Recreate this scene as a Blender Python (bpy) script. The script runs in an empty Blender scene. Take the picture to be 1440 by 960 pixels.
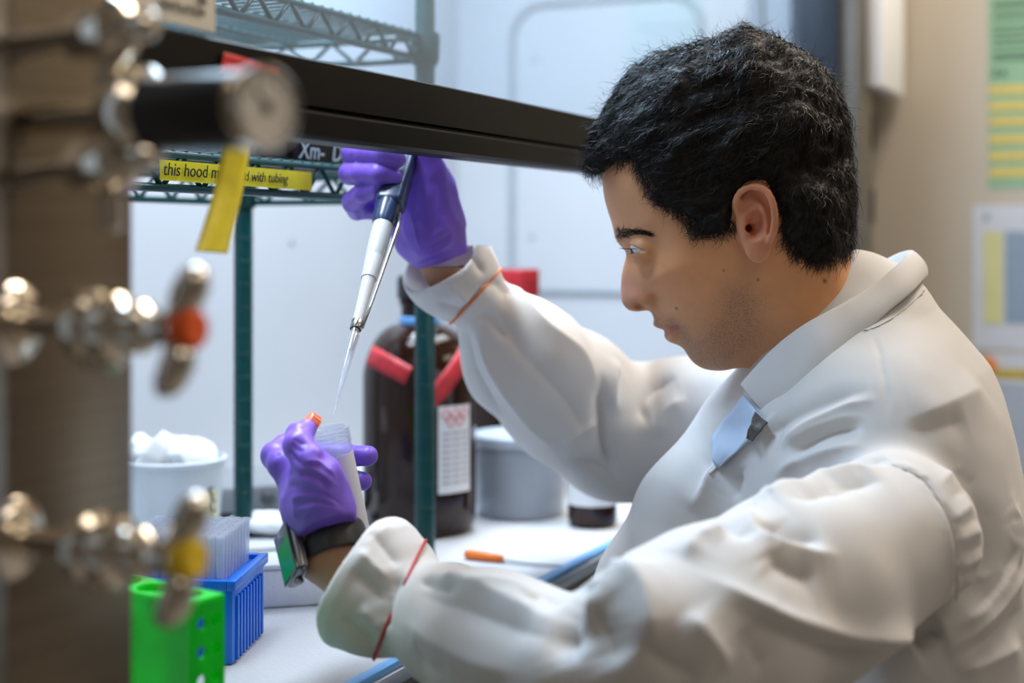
import bpy, bmesh, math, random
import numpy as np
from mathutils import Vector, Matrix
from mathutils.bvhtree import BVHTree

random.seed(7)
RNG = np.random.default_rng(7)
SC = bpy.context.scene
COL = SC.collection

# ------------------------------------------------------------------ camera
F = 2000.0                      # focal length in pixels of the 1440 wide frame
CAMZ = 1.25
HZ = 335.0                      # row of the horizon
cam_d = bpy.data.cameras.new('camera')
cam = bpy.data.objects.new('camera', cam_d)
COL.objects.link(cam)
cam.location = (0, 0, CAMZ)
cam.rotation_euler = (math.pi / 2, 0, 0)
cam_d.lens = 50.0
cam_d.sensor_width = 36.0
cam_d.shift_y = -(480 - HZ) / 1440.0
cam_d.clip_start = 0.05
cam_d.dof.use_dof = True
cam_d.dof.focus_distance = 1.12
cam_d.dof.aperture_fstop = 2.9
cam_d.dof.aperture_blades = 0
SC.camera = cam

# ------------------------------------------------------------------ colour management, world, lights
SC.view_settings.view_transform = 'Standard'
SC.view_settings.look = 'None'
SC.view_settings.gamma = 1.0
SC.view_settings.use_curve_mapping = False
SC.view_settings.exposure = 0.0

world = bpy.data.worlds.new('World')
SC.world = world
world.use_nodes = True
world.node_tree.nodes['Background'].inputs[0].default_value = (0.86, 0.74, 0.62, 1)
world.node_tree.nodes['Background'].inputs[1].default_value = 0.12

# hood frame: s runs along the sash away from the camera, n runs into the hood
O2 = np.array([-0.122, 1.02])
H2 = np.array([0.42, 0.9075]); H2 /= np.linalg.norm(H2)
N2 = np.array([-H2[1], H2[0]])
HROT = math.atan2(H2[1], H2[0])
COUNTER = 0.92

def hood(s, n, z):
    p = O2 + s * H2 + n * N2
    return Vector((p[0], p[1], z))

def area_light(name, loc, rot, sx, sy, power, color):
    d = bpy.data.lights.new(name, 'AREA')
    d.shape = 'RECTANGLE'; d.size = sx; d.size_y = sy
    d.energy = power; d.color = color
    o = bpy.data.objects.new(name, d)
    COL.objects.link(o)
    o.location = loc; o.rotation_euler = rot
    return o

# fluorescent tube fixture in the roof of the hood (cool)
area_light('hood_lamp', hood(0.44, 0.27, 2.02), (0, 0, HROT), 1.35, 0.20, 40.0, (0.76, 0.87, 1.0))
# ceiling troffers of the laboratory (warm white)
area_light('ceiling_lamp', (1.05, 1.75, 2.68), (0, 0, HROT), 1.2, 0.6, 38.0, (1.0, 0.88, 0.75))
area_light('ceiling_lamp', (0.75, -0.55, 2.68), (0, 0, HROT), 1.2, 0.6, 7.5, (1.0, 0.88, 0.75))
area_light('ceiling_lamp', (2.7, 0.8, 2.68), (0, 0, HROT), 1.2, 0.6, 14.0, (1.0, 0.88, 0.75))

# ------------------------------------------------------------------ helpers
def P(px, py, Y):
    return Vector(((px - 720) / F * Y, Y, CAMZ + (HZ - py) / F * Y))

def PA(px, py, Y):
    return np.array(P(px, py, Y))

def on_n(px, py, n):
    """world point where the pixel's ray meets the plane n = const of the hood frame"""
    d = np.array([(px - 720) / F, 1.0])
    t = (n + O2 @ N2) / (d @ N2)
    return P(px, py, t)

def sn(px, py, n):
    p = on_n(px, py, n)
    q = np.array([p.x, p.y]) - O2
    return float(q @ H2), p.z

def on_counter(px, py, z=COUNTER):
    Y = (CAMZ - z) * F / (py - HZ)
    return P(px, py, Y)

def newmat(name):
    m = bpy.data.materials.new(name)
    m.use_nodes = True
    return m, m.node_tree.nodes, m.node_tree.links, m.node_tree.nodes['Principled BSDF']

def mat(name, color, rough=0.5, metal=0.0, spec=0.5, trans=0.0, var=0.08, scale=30.0, bump=0.0, bscale=200.0,
        coat=0.0, ior=1.45, alpha=1.0, sss=0.0, emit=None):
    m, N, L, B = newmat(name)
    B.inputs['Roughness'].default_value = rough
    B.inputs['Metallic'].default_value = metal
    B.inputs['Specular IOR Level'].default_value = spec
    B.inputs['Transmission Weight'].default_value = trans
    B.inputs['IOR'].default_value = ior
    B.inputs['Coat Weight'].default_value = coat
    B.inputs['Alpha'].default_value = alpha
    if sss:
        B.inputs['Subsurface Weight'].default_value = sss
        B.inputs['Subsurface Radius'].default_value = (0.01, 0.01, 0.01)
        B.inputs['Subsurface Scale'].default_value = 0.5
    c = tuple(color[:3])
    tc = N.new('ShaderNodeTexCoord')
    if var > 0:
        no = N.new('ShaderNodeTexNoise'); no.inputs['Scale'].default_value = scale; no.inputs['Detail'].default_value = 3
        L.new(tc.outputs['Object'], no.inputs['Vector'])
        r = N.new('ShaderNodeValToRGB')
        r.color_ramp.elements[0].position = 0.3; r.color_ramp.elements[1].position = 0.7
        r.color_ramp.elements[0].color = tuple(max(0, x * (1 - var)) for x in c) + (1,)
        r.color_ramp.elements[1].color = tuple(min(1, x * (1 + var)) for x in c) + (1,)
        L.new(no.outputs['Fac'], r.inputs['Fac'])
        L.new(r.outputs['Color'], B.inputs['Base Color'])
    else:
        B.inputs['Base Color'].default_value = c + (1,)
    if bump > 0:
        nb = N.new('ShaderNodeTexNoise'); nb.inputs['Scale'].default_value = bscale; nb.inputs['Detail'].default_value = 2
        L.new(tc.outputs['Object'], nb.inputs['Vector'])
        bp = N.new('ShaderNodeBump'); bp.inputs['Strength'].default_value = bump; bp.inputs['Distance'].default_value = 0.002
        L.new(nb.outputs['Fac'], bp.inputs['Height'])
        L.new(bp.outputs['Normal'], B.inputs['Normal'])
    if emit:
        B.inputs['Emission Color'].default_value = tuple(emit[0]) + (1,)
        B.inputs['Emission Strength'].default_value = emit[1]
    return m

def brushed(name, color, rough, sc=(4, 4, 400)):
    m, N, L, B = newmat(name)
    B.inputs['Metallic'].default_value = 1.0
    tc = N.new('ShaderNodeTexCoord'); mp = N.new('ShaderNodeMapping')
    mp.inputs['Scale'].default_value = sc
    no = N.new('ShaderNodeTexNoise'); no.inputs['Scale'].default_value = 1.0; no.inputs['Detail'].default_value = 4
    L.new(tc.outputs['Object'], mp.inputs['Vector']); L.new(mp.outputs['Vector'], no.inputs['Vector'])
    r = N.new('ShaderNodeValToRGB')
    r.color_ramp.elements[0].position = 0.3; r.color_ramp.elements[1].position = 0.7
    r.color_ramp.elements[0].color = tuple(x * 0.85 for x in color) + (1,)
    r.color_ramp.elements[1].color = tuple(min(1, x * 1.12) for x in color) + (1,)
    L.new(no.outputs['Fac'], r.inputs['Fac']); L.new(r.outputs['Color'], B.inputs['Base Color'])
    B.inputs['Roughness'].default_value = rough
    bp = N.new('ShaderNodeBump'); bp.inputs['Strength'].default_value = 0.08; bp.inputs['Distance'].default_value = 0.001
    L.new(no.outputs['Fac'], bp.inputs['Height']); L.new(bp.outputs['Normal'], B.inputs['Normal'])
    return m

def tag(o, label=None, cat=None, group=None, kind=None):
    if label: o['label'] = label
    if cat: o['category'] = cat
    if group: o['group'] = group
    if kind: o['kind'] = kind
    return o

def empty(name, loc=(0, 0, 0), rz=0.0):
    o = bpy.data.objects.new(name, None)
    COL.objects.link(o)
    o.empty_display_size = 0.02
    o.location = loc; o.rotation_euler = (0, 0, rz)
    return o

def setparent(o, par):
    """parent keeping world placement (parents are unscaled empties or meshes at known transforms)"""
    o.parent = par
    M = Matrix.Identity(4)
    p = par
    chain = []
    while p is not None:
        chain.append(p); p = p.parent
    for p in reversed(chain):
        if p.parent is None:
            M = Matrix.LocRotScale(p.location, p.rotation_euler, p.scale)
        else:
            M = M @ p.matrix_parent_inverse @ Matrix.LocRotScale(p.location, p.rotation_euler, p.scale)
    o.matrix_parent_inverse = M.inverted()

def link_mesh(name, me, m, parent=None, smooth=False):
    o = bpy.data.objects.new(name, me)
    COL.objects.link(o)
    if m is not None:
        me.materials.append(m)
    if smooth:
        me.polygons.foreach_set('use_smooth', [True] * len(me.polygons))
    if parent is not None:
        setparent(o, parent)
    return o

def from_bm(name, bm, m, parent=None, smooth=False, angle=None):
    bmesh.ops.recalc_face_normals(bm, faces=bm.faces[:])
    me = bpy.data.meshes.new(name)
    bm.to_mesh(me); bm.free()
    o = link_mesh(name, me, m, parent, smooth)
    if angle is not None:
        me.polygons.foreach_set('use_smooth', [True] * len(me.polygons))
        me.set_sharp_from_angle(angle=math.radians(angle))
    return o

def from_np(name, V, Fq, m, parent=None, smooth=True):
    me = bpy.data.meshes.new(name)
    V = np.ascontiguousarray(V, dtype=np.float32)
    Fq = np.ascontiguousarray(Fq, dtype=np.int32)
    nf, k = Fq.shape
    me.vertices.add(len(V)); me.vertices.foreach_set('co', V.ravel())
    me.loops.add(nf * k); me.loops.foreach_set('vertex_index', Fq.ravel())
    me.polygons.add(nf)
    me.polygons.foreach_set('loop_start', np.arange(0, nf * k, k, dtype=np.int32))
    me.polygons.foreach_set('loop_total', np.full(nf, k, dtype=np.int32))
    me.update(calc_edges=True)
    return link_mesh(name, me, m, parent, smooth)

def bm_box(bm, x0, x1, y0, y1, z0, z1, bevel=0.0, M=None, seg=2):
    r = bmesh.ops.create_cube(bm, size=1.0)
    vs = r['verts']
    for v in vs:
        v.co = Vector((x0 + (v.co.x + .5) * (x1 - x0), y0 + (v.co.y + .5) * (y1 - y0), z0 + (v.co.z + .5) * (z1 - z0)))
    if bevel > 0:
        es = list({e for v in vs for e in v.link_edges})
        rr = bmesh.ops.bevel(bm, geom=es, offset=bevel, segments=seg, affect='EDGES', profile=0.5)
        vs = list({v for f in rr['faces'] for v in f.verts} | {v for v in vs if v.is_valid})
    if M is not None:
        for v in vs:
            v.co = M @ v.co
    return vs

def box(name, x0, x1, y0, y1, z0, z1, m, parent=None, bevel=0.0, M=None, seg=2):
    bm = bmesh.new()
    bm_box(bm, x0, x1, y0, y1, z0, z1, bevel, M, seg)
    return from_bm(name, bm, m, parent, angle=35 if bevel > 0 else None)

def HM(s=0, n=0, z=0):
    """matrix of a frame with local x along s, local y along n, z up"""
    M = Matrix.Rotation(HROT, 4, 'Z')
    M.translation = hood(s, n, z)
    return M

def hbox(name, s0, s1, n0, n1, z0, z1, m, parent=None, bevel=0.0):
    return box(name, s0, s1, n0, n1, z0, z1, m, parent, bevel, HM())

def axis_matrix(p, d):
    d = Vector(d).normalized()
    M = d.to_track_quat('Z', 'Y').to_matrix().to_4x4()
    M.translation = Vector(p)
    return M

def bm_lathe(bm, prof, M=None, seg=32, cap=True):
    """prof: list of (r, z)"""
    rings = []
    for r, z in prof:
        ring = []
        for i in range(seg):
            a = 2 * math.pi * i / seg
            co = Vector((r * math.cos(a), r * math.sin(a), z))
            ring.append(bm.verts.new(M @ co if M is not None else co))
        rings.append(ring)
    for a, b in zip(rings[:-1], rings[1:]):
        for i in range(seg):
            bm.faces.new((a[i], a[(i + 1) % seg], b[(i + 1) % seg], b[i]))
    if cap:
        if prof[0][0] > 1e-6: bm.faces.new(rings[0][::-1])
        if prof[-1][0] > 1e-6: bm.faces.new(rings[-1])

def lathe(name, prof, M, m, parent=None, seg=32, angle=40, cap=True):
    bm = bmesh.new()
    bm_lathe(bm, prof, M, seg, cap)
    bmesh.ops.remove_doubles(bm, verts=bm.verts[:], dist=1e-6)
    return from_bm(name, bm, m, parent, angle=angle)

def bm_tube(bm, pts, r, seg=8, closed=False, cap=True):
    pts = [Vector(p) for p in pts]
    n = len(pts)
    rs = r if hasattr(r, '__len__') else [r] * n
    rings = []
    up = Vector((0, 0, 1))
    prev = None
    for i in range(n):
        if closed:
            t = (pts[(i + 1) % n] - pts[i - 1]).normalized()
        else:
            t = (pts[min(i + 1, n - 1)] - pts[max(i - 1, 0)]).normalized()
        if prev is None:
            a = t.cross(up)
            if a.length < 1e-3: a = t.cross(Vector((1, 0, 0)))
            a.normalize()
        else:
            a = (prev - t * prev.dot(t)).normalized()
        prev = a
        b = t.cross(a)
        rings.append([bm.verts.new(pts[i] + (a * math.cos(2 * math.pi * k / seg) + b * math.sin(2 * math.pi * k / seg)) * rs[i]) for k in range(seg)])
    m = n if closed else n - 1
    for i in range(m):
        A = rings[i]; B = rings[(i + 1) % n]
        for k in range(seg):
            bm.faces.new((A[k], A[(k + 1) % seg], B[(k + 1) % seg], B[k]))
    if cap and not closed:
        bm.faces.new(rings[0][::-1]); bm.faces.new(rings[-1])

def tube(name, pts, r, m, parent=None, seg=8, closed=False):
    bm = bmesh.new()
    bm_tube(bm, pts, r, seg, closed)
    return from_bm(name, bm, m, parent, smooth=True)

def text_mesh(name, body, size, M, m, parent=None, shear=0.0, extrude=0.0002, align='LEFT'):
    c = bpy.data.curves.new(name, 'FONT')
    c.body = body; c.size = size; c.shear = shear; c.extrude = extrude
    c.align_x = align
    c.resolution_u = 3
    tmp = bpy.data.objects.new(name + '_t', c)
    COL.objects.link(tmp)
    dg = bpy.context.evaluated_depsgraph_get()
    me = bpy.data.meshes.new_from_object(tmp.evaluated_get(dg))
    bpy.data.objects.remove(tmp)
    me.transform(M)
    me.materials.clear()
    me.name = name
    return link_mesh(name, me, m, parent)

def catmull(pts, per=8):
    pts = [np.array(p, float) for p in pts]
    out = []
    n = len(pts)
    for i in range(n - 1):
        p0 = pts[max(i - 1, 0)]; p1 = pts[i]; p2 = pts[i + 1]; p3 = pts[min(i + 2, n - 1)]
        for k in range(per):
            t = k / per
            out.append(0.5 * ((2 * p1) + (-p0 + p2) * t + (2 * p0 - 5 * p1 + 4 * p2 - p3) * t * t + (-p0 + 3 * p1 - 3 * p2 + p3) * t ** 3))
    out.append(pts[-1])
    return np.array(out)

# ------------------------------------------------------------------ implicit surfaces (numpy) + sparse surface nets
def smin(a, b, k):
    h = np.maximum(k - np.abs(a - b), 0.0) / k
    return np.minimum(a, b) - h * h * k * 0.25

def smax(a, b, k):
    return -smin(-a, -b, k)

def len3(q):
    return np.sqrt(q[:, 0] * q[:, 0] + q[:, 1] * q[:, 1] + q[:, 2] * q[:, 2])

def sd_sphere(p, c, r):
    return len3(p - np.asarray(c, np.float32)) - np.float32(r)

def sd_ell(p, c, r, R=None):
    q = p - np.asarray(c, np.float32)
    if R is not None:
        q = q @ np.asarray(R, np.float32)
    r = np.asarray(r, np.float32)
    k0 = len3(q / r)
    k1 = len3(q / (r * r))
    return k0 * (k0 - 1.0) / np.maximum(k1, 1e-6)

def sd_cone(p, a, b, ra, rb):
    """capsule with linearly varying radius"""
    a = np.asarray(a, np.float32); b = np.asarray(b, np.float32)
    bx, by, bz = (b - a)
    x = p[:, 0] - a[0]; y = p[:, 1] - a[1]; z = p[:, 2] - a[2]
    h = np.clip((x * bx + y * by + z * bz) / np.float32(max(float(bx * bx + by * by + bz * bz), 1e-12)), 0, 1)
    x = x - h * bx; y = y - h * by; z = z - h * bz
    return np.sqrt(x * x + y * y + z * z) - (np.float32(ra) + np.float32(rb - ra) * h)

def sd_chain(p, pts, rs, k):
    d = None
    for i in range(len(pts) - 1):
        e = sd_cone(p, pts[i], pts[i + 1], rs[i], rs[i + 1])
        d = e if d is None else smin(d, e, k)
    return d

def sd_plane(p, o, n):
    n = np.asarray(n, np.float32); n = n / np.linalg.norm(n)
    return (p - np.asarray(o, np.float32)) @ n

def surface_nets(fn, lo, hi, h, B=8, margin=2.0):
    lo = np.asarray(lo, np.float64); hi = np.asarray(hi, np.float64)
    nb = np.ceil((hi - lo) / (h * B)).astype(int)
    ii = np.stack(np.meshgrid(*[np.arange(k) for k in nb], indexing='ij'), -1).reshape(-1, 3)
    cen = lo + (ii + 0.5) * h * B
    fc = fn(cen.astype(np.float32))
    act = ii[np.abs(fc) < h * B * 0.87 * margin + 2 * h]
    G = nb * B + 2
    loc = np.stack(np.meshgrid(*[np.arange(B + 1)] * 3, indexing='ij'), -1).reshape(-1, 3)
    VK, VP, QE = [], [], []
    off = np.array([[0, 0, 0], [1, 0, 0], [0, 1, 0], [1, 1, 0], [0, 0, 1], [1, 0, 1], [0, 1, 1], [1, 1, 1]])
    edges = [(0, 1), (2, 3), (4, 5), (6, 7), (0, 2), (1, 3), (4, 6), (5, 7), (0, 4), (1, 5), (2, 6), (3, 7)]
    CH = 600
    key = lambda c: ((c[..., 0].astype(np.int64) + 1) * G[1] + (c[..., 1] + 1)) * G[2] + (c[..., 2] + 1)
    for s in range(0, len(act), CH):
        a = act[s:s + CH]
        gi = a[:, None, :] * B + loc[None]
        pts = (lo + gi.reshape(-1, 3) * h).astype(np.float32)
        f = fn(pts).reshape(len(a), B + 1, B + 1, B + 1)
        f = np.where(f == 0, 1e-9, f)
        cor = np.stack([f[:, o[0]:o[0] + B, o[1]:o[1] + B, o[2]:o[2] + B] for o in off], -1)
        neg = cor < 0
        cnt = neg.sum(-1)
        m = (cnt > 0) & (cnt < 8)
        idx = np.argwhere(m)
        if not len(idx):
            continue
        c8 = cor[m]
        acc = np.zeros((len(idx), 3)); num = np.zeros(len(idx))
        for e0, e1 in edges:
            f0 = c8[:, e0]; f1 = c8[:, e1]
            x = (f0 < 0) != (f1 < 0)
            t = np.where(x, f0 / np.where(x, f0 - f1, 1), 0)
            pos = off[e0] + t[:, None] * (off[e1] - off[e0])
            acc += pos * x[:, None]; num += x
        cell = a[idx[:, 0]] * B + idx[:, 1:]
        VK.append(key(cell)); VP.append(lo + (cell + acc / num[:, None]) * h)
        for ax in range(3):
            e1 = {0: 1, 1: 2, 2: 4}[ax]
            x = (c8[:, 0] < 0) != (c8[:, e1] < 0)
            cc = cell[x]
            if len(cc):
                b = (ax + 1) % 3; c = (ax + 2) % 3
                eb = np.eye(3, dtype=int)[b]; ec = np.eye(3, dtype=int)[c]
                q = np.stack([key(cc), key(cc - eb), key(cc - eb - ec), key(cc - ec)], 1)
                fl = c8[x][:, 0] < 0
                q[~fl] = q[~fl][:, ::-1]
                QE.append(q)
    VK = np.concatenate(VK); VP = np.concatenate(VP); QE = np.concatenate(QE)
    o = np.argsort(VK); VK = VK[o]; VP = VP[o]
    ix = np.searchsorted(VK, QE); ix = np.clip(ix, 0, len(VK) - 1)
    ok = (VK[ix] == QE).all(1)
    return VP, ix[ok]

def vnormals(V, Q):
    n = np.cross(V[Q[:, 2]] - V[Q[:, 0]], V[Q[:, -1]] - V[Q[:, 1]])
    vn = np.zeros_like(V)
    for k in range(Q.shape[1]):
        np.add.at(vn, Q[:, k], n)
    return vn / np.maximum(np.linalg.norm(vn, axis=1, keepdims=True), 1e-12)

def relax(V, Q, it=2, lam=0.5):
    for _ in range(it):
        acc = np.zeros_like(V); cnt = np.zeros(len(V))
        for k in range(Q.shape[1]):
            np.add.at(acc, Q[:, k], V[Q[:, (k + 1) % Q.shape[1]]]); np.add.at(cnt, Q[:, k], 1)
        V = V + lam * (acc / np.maximum(cnt, 1)[:, None] - V)
    return V

# smooth value noise
_perm = RNG.random((64, 64, 64)).astype(np.float32)
def vnoise(p, scale, seed=0):
    q = (p * np.float32(scale) + np.float32(seed * 17.31)).astype(np.float32)
    fl_ = np.floor(q); i = fl_.astype(np.int32); f = q - fl_
    f = f * f * (3 - 2 * f)
    i &= 63; j = (i + 1) & 63
    _pf = _perm.ravel()
    def g(a, b, c): return _pf.take((a * 64 + b) * 64 + c)
    x0, y0, z0 = i.T; x1, y1, z1 = j.T
    fx, fy, fz = f.T
    c00 = g(x0, y0, z0) * (1 - fx) + g(x1, y0, z0) * fx
    c10 = g(x0, y1, z0) * (1 - fx) + g(x1, y1, z0) * fx
    c01 = g(x0, y0, z1) * (1 - fx) + g(x1, y0, z1) * fx
    c11 = g(x0, y1, z1) * (1 - fx) + g(x1, y1, z1) * fx
    return ((c00 * (1 - fy) + c10 * fy) * (1 - fz) + (c01 * (1 - fy) + c11 * fy) * fz) * 2 - 1

class ZBuf:
    """what the camera sees of a dense mesh: nearest front-facing vertex per small screen cell"""
    def __init__(self, V, Q, cell=6.0):
        self.V = V; self.VN = vnormals(V, Q); self.cell = cell
        px = 720 + V[:, 0] / V[:, 1] * F; py = HZ - (V[:, 2] - CAMZ) / V[:, 1] * F
        view = V - np.array([0, 0, CAMZ])
        ok = ((self.VN * view).sum(1) < 0)
        idx = np.where(ok)[0]
        self.px = px; self.py = py
        key = np.floor(px[idx] / cell).astype(np.int64) * 100000 + np.floor(py[idx] / cell).astype(np.int64)
        o = np.argsort(key, kind='stable'); self.idx = idx[o]; key = key[o]
        u, st = np.unique(key, return_index=True)
        en = np.append(st[1:], len(key))
        self.d = {int(k): (int(a), int(b)) for k, a, b in zip(u, st, en)}
    def cast(self, x, y):
        cx = int(math.floor(x / self.cell)); cy = int(math.floor(y / self.cell))
        c = []
        for i in (-1, 0, 1):
            for j in (-1, 0, 1):
                r = self.d.get((cx + i) * 100000 + cy + j)
                if r: c.append(self.idx[r[0]:r[1]])
        if not c: return None, None
        c = np.concatenate(c)
        Y = self.V[c, 1]
        c = c[Y < Y.min() + 0.012]
        dd = np.hypot(self.px[c] - x, self.py[c] - y)
        k = c[np.argmin(dd)]
        if dd.min() > self.cell * 1.3: return None, None
        return P(x, y, self.V[k, 1]), Vector(self.VN[k])

def bvh_near(V, Q, c, r):
    m = (np.linalg.norm(V - np.asarray(c), axis=1) < r)
    q = Q[m[Q].all(1)]
    u, inv = np.unique(q, return_inverse=True)
    return BVHTree.FromPolygons([tuple(v) for v in V[u]], [tuple(int(i) for i in k) for k in inv.reshape(q.shape)])

CAMP = Vector((0, 0, CAMZ))
def cast(zb, px, py):
    return zb.cast(px, py)

def seg_dist(V, pl):
    """distance, arc fraction and signed side (image-left of travel is +) of points to a polyline"""
    best = np.full(len(V), 1e9); frac = np.zeros(len(V)); side = np.zeros(len(V))
    L = np.linalg.norm(np.diff(pl, axis=0), axis=1); T = max(L.sum(), 1e-9); c = 0
    view = pl.mean(0) - np.array([0, 0, CAMZ]); view /= np.linalg.norm(view)
    for i in range(len(pl) - 1):
        a = pl[i]; ba = pl[i + 1] - a
        h = np.clip((V - a) @ ba / max(ba @ ba, 1e-12), 0, 1)
        w = V - a - h[:, None] * ba
        d = np.linalg.norm(w, axis=1)
        m = d < best
        best[m] = d[m]; frac[m] = (c + h[m] * L[i]) / T
        sv = np.cross(ba, view)
        side[m] = (w[m] @ sv)
        c += L[i]
    return best, frac, np.sign(side)

def strokes(V, Q, items, bvh=None):
    """sculpt folds: each item = (pixel polyline, amplitude m, width m [, width of right side m])"""
    bvh = bvh or ZBuf(V, Q)
    VN = vnormals(V, Q)
    D = np.zeros(len(V))
    for it in items:
        pl, A, w = it[0], it[1], it[2]
        w2 = it[3] if len(it) > 3 else w
        pts = []
        dens = catmull(pl, 6) if len(pl) > 2 else np.linspace(pl[0], pl[1], 8)
        for x, y in dens:
            loc, nn = cast(bvh, x, y)
            if loc is not None:
                pts.append(np.array(loc))
        if len(pts) < 2:
            continue
        # drop depth jumps
        keep = [pts[0]]
        for q in pts[1:]:
            if np.linalg.norm(q - keep[-1]) < 0.07: keep.append(q)
        pl3 = np.array(keep)
        if len(pl3) < 2: continue
        R = 3.2 * max(w, w2)
        lo = pl3.min(0) - R; hi = pl3.max(0) + R
        sel = np.where(((V > lo) & (V < hi)).all(1))[0]
        if not len(sel): continue
        d, fr, sd = seg_dist(V[sel], pl3)
        ww = np.where(sd >= 0, w, w2)
        taper = np.clip(np.minimum(fr, 1 - fr) / 0.28, 0, 1); taper = taper * taper * (3 - 2 * taper)
        u = d / ww
        D[sel] += A * taper * np.exp(-u ** 1.15)
    return V + VN * D[:, None]

def raise_poly(V, Q, poly, A, soft, bvh=None, dmax=0.05):
    """raise (or sink) the part of a surface that lies under a drawn outline, with an edge of the given softness in pixels"""
    VN = vnormals(V, Q)
    Y = V[:, 1]
    px = 720 + V[:, 0] / Y * F; py = HZ - (V[:, 2] - CAMZ) / Y * F
    poly = np.array(poly, float)
    inside = np.zeros(len(V), bool); dist = np.full(len(V), 1e9)
    n = len(poly)
    for i in range(n):
        a = poly[i]; b = poly[(i + 1) % n]
        c = ((a[1] > py) != (b[1] > py)) & (px < (b[0] - a[0]) * (py - a[1]) / (b[1] - a[1] + 1e-12) + a[0])
        inside ^= c
        ba = b - a
        h = np.clip(((px - a[0]) * ba[0] + (py - a[1]) * ba[1]) / (ba @ ba), 0, 1)
        dist = np.minimum(dist, np.hypot(px - a[0] - h * ba[0], py - a[1] - h * ba[1]))
    sd = np.where(inside, dist, -dist)
    t = np.clip(sd / soft * 0.5 + 0.5, 0, 1); t = t * t * (3 - 2 * t)
    view = V - np.array([0, 0, CAMZ]); view /= np.linalg.norm(view, axis=1, keepdims=True)
    face = np.clip(-(VN * view).sum(1) * 3, 0, 1)
    return V + VN * (A * t * face)[:, None]

# ------------------------------------------------------------------ materials of the place
M_liner = mat('hood_liner_white', (0.40, 0.415, 0.44), 0.35, var=0.03, scale=4)
M_counter = mat('counter_grey', (0.55, 0.56, 0.58), 0.4, var=0.04)
M_steel = brushed('brushed_steel', (0.25, 0.205, 0.15), 0.36)
M_steel_far = brushed('brushed_steel_far', (0.27, 0.25, 0.23), 0.4)
M_chrome = mat('chrome', (0.72, 0.66, 0.56), 0.12, metal=1.0, var=0.03)
M_black = mat('black_plastic', (0.012, 0.011, 0.010), 0.35, var=0.1)
M_bar = mat('black_anodised_bar', (0.006, 0.0055, 0.005), 0.45, var=0.1, spec=0.12)
M_teal = mat('teal_epoxy', (0.002, 0.050, 0.050), 0.32, var=0.1, scale=60, spec=0.35)
M_beige = mat('beige_wall_paint', (0.47, 0.42, 0.345), 0.6, var=0.03, scale=3)
M_floor = mat('floor_vinyl', (0.32, 0.30, 0.28), 0.4, var=0.1, scale=8)
M_ceil = mat('ceiling_white', (0.75, 0.74, 0.70), 0.8, var=0.02)
M_paper = mat('white_paper', (0.78, 0.79, 0.80), 0.7, var=0.03)
M_grey_line = mat('grey_gasket', (0.25, 0.28, 0.31), 0.5, var=0.05)
M_darkgrey = mat('dark_grey_metal', (0.07, 0.075, 0.08), 0.35, metal=0.4, var=0.08)
M_navytrack = mat('dark_blue_track', (0.018, 0.025, 0.038), 0.4, var=0.08)
M_ink = mat('black_ink', (0.015, 0.015, 0.012), 0.6, var=0.05)

def liner_mat():
    m, N, L, B = newmat('absorbent_liner')
    B.inputs['Base Color'].default_value = (0.45, 0.47, 0.50, 1)
    B.inputs['Roughness'].default_value = 0.85
    tc = N.new('ShaderNodeTexCoord')
    v = N.new('ShaderNodeTexVoronoi'); v.inputs['Scale'].default_value = 260
    L.new(tc.outputs['Object'], v.inputs['Vector'])
    b = N.new('ShaderNodeBump'); b.inputs['Strength'].default_value = 0.45; b.inputs['Distance'].default_value = 0.001
    L.new(v.outputs['Distance'], b.inputs['Height']); L.new(b.outputs['Normal'], B.inputs['Normal'])
    return m
M_liner_paper = liner_mat()

def clear_mat(name, tint=(0.9, 0.95, 1.0), gloss=0.06, milky=0.0, rough=0.05):
    m, N, L, B = newmat(name)
    N.remove(B)
    out = [n for n in N if n.type == 'OUTPUT_MATERIAL'][0]
    tr = N.new('ShaderNodeBsdfTransparent'); tr.inputs[0].default_value = tint + (1,)
    gl = N.new('ShaderNodeBsdfGlossy'); gl.inputs['Roughness'].default_value = rough
    lw = N.new('ShaderNodeLayerWeight'); lw.inputs[0].default_value = 0.5
    pw = N.new('ShaderNodeMath'); pw.operation = 'POWER'; pw.inputs[1].default_value = 4.0
    fr = N.new('ShaderNodeMath'); fr.operation = 'MULTIPLY_ADD'; fr.inputs[1].default_value = 0.85; fr.inputs[2].default_value = gloss * 0.5
    L.new(lw.outputs['Facing'], pw.inputs[0]); L.new(pw.outputs[0], fr.inputs[0])
    mx = N.new('ShaderNodeMixShader')
    L.new(fr.outputs[0], mx.inputs[0]); L.new(tr.outputs[0], mx.inputs[1]); L.new(gl.outputs[0], mx.inputs[2])
    last = mx
    if milky > 0:
        df = N.new('ShaderNodeBsdfDiffuse'); df.inputs[0].default_value = (0.85, 0.88, 0.92, 1)
        tl = N.new('ShaderNodeBsdfTranslucent'); tl.inputs[0].default_value = (0.85, 0.88, 0.92, 1)
        ad = N.new('ShaderNodeMixShader'); ad.inputs[0].default_value = 0.5
        L.new(df.outputs[0], ad.inputs[1]); L.new(tl.outputs[0], ad.inputs[2])
        m2 = N.new('ShaderNodeMixShader'); m2.inputs[0].default_value = milky
        L.new(mx.outputs[0], m2.inputs[1]); L.new(ad.outputs[0], m2.inputs[2])
        last = m2
    L.new(last.outputs[0], out.inputs[0])
    return m

# ------------------------------------------------------------------ the room shell
S_FAR = 1.42
N_BACK = 0.63
tag(box('floor', -1.6, 4.2, -2.2, 4.0, -0.05, 0.0, M_floor), kind='structure')
tag(box('ceiling', -1.6, 4.2, -2.2, 4.0, 2.75, 2.8, M_ceil), kind='structure')
tag(hbox('wall_far', 1.72, 1.80, -3.2, 1.2, 0.0, 2.75, M_beige), kind='structure')

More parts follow.
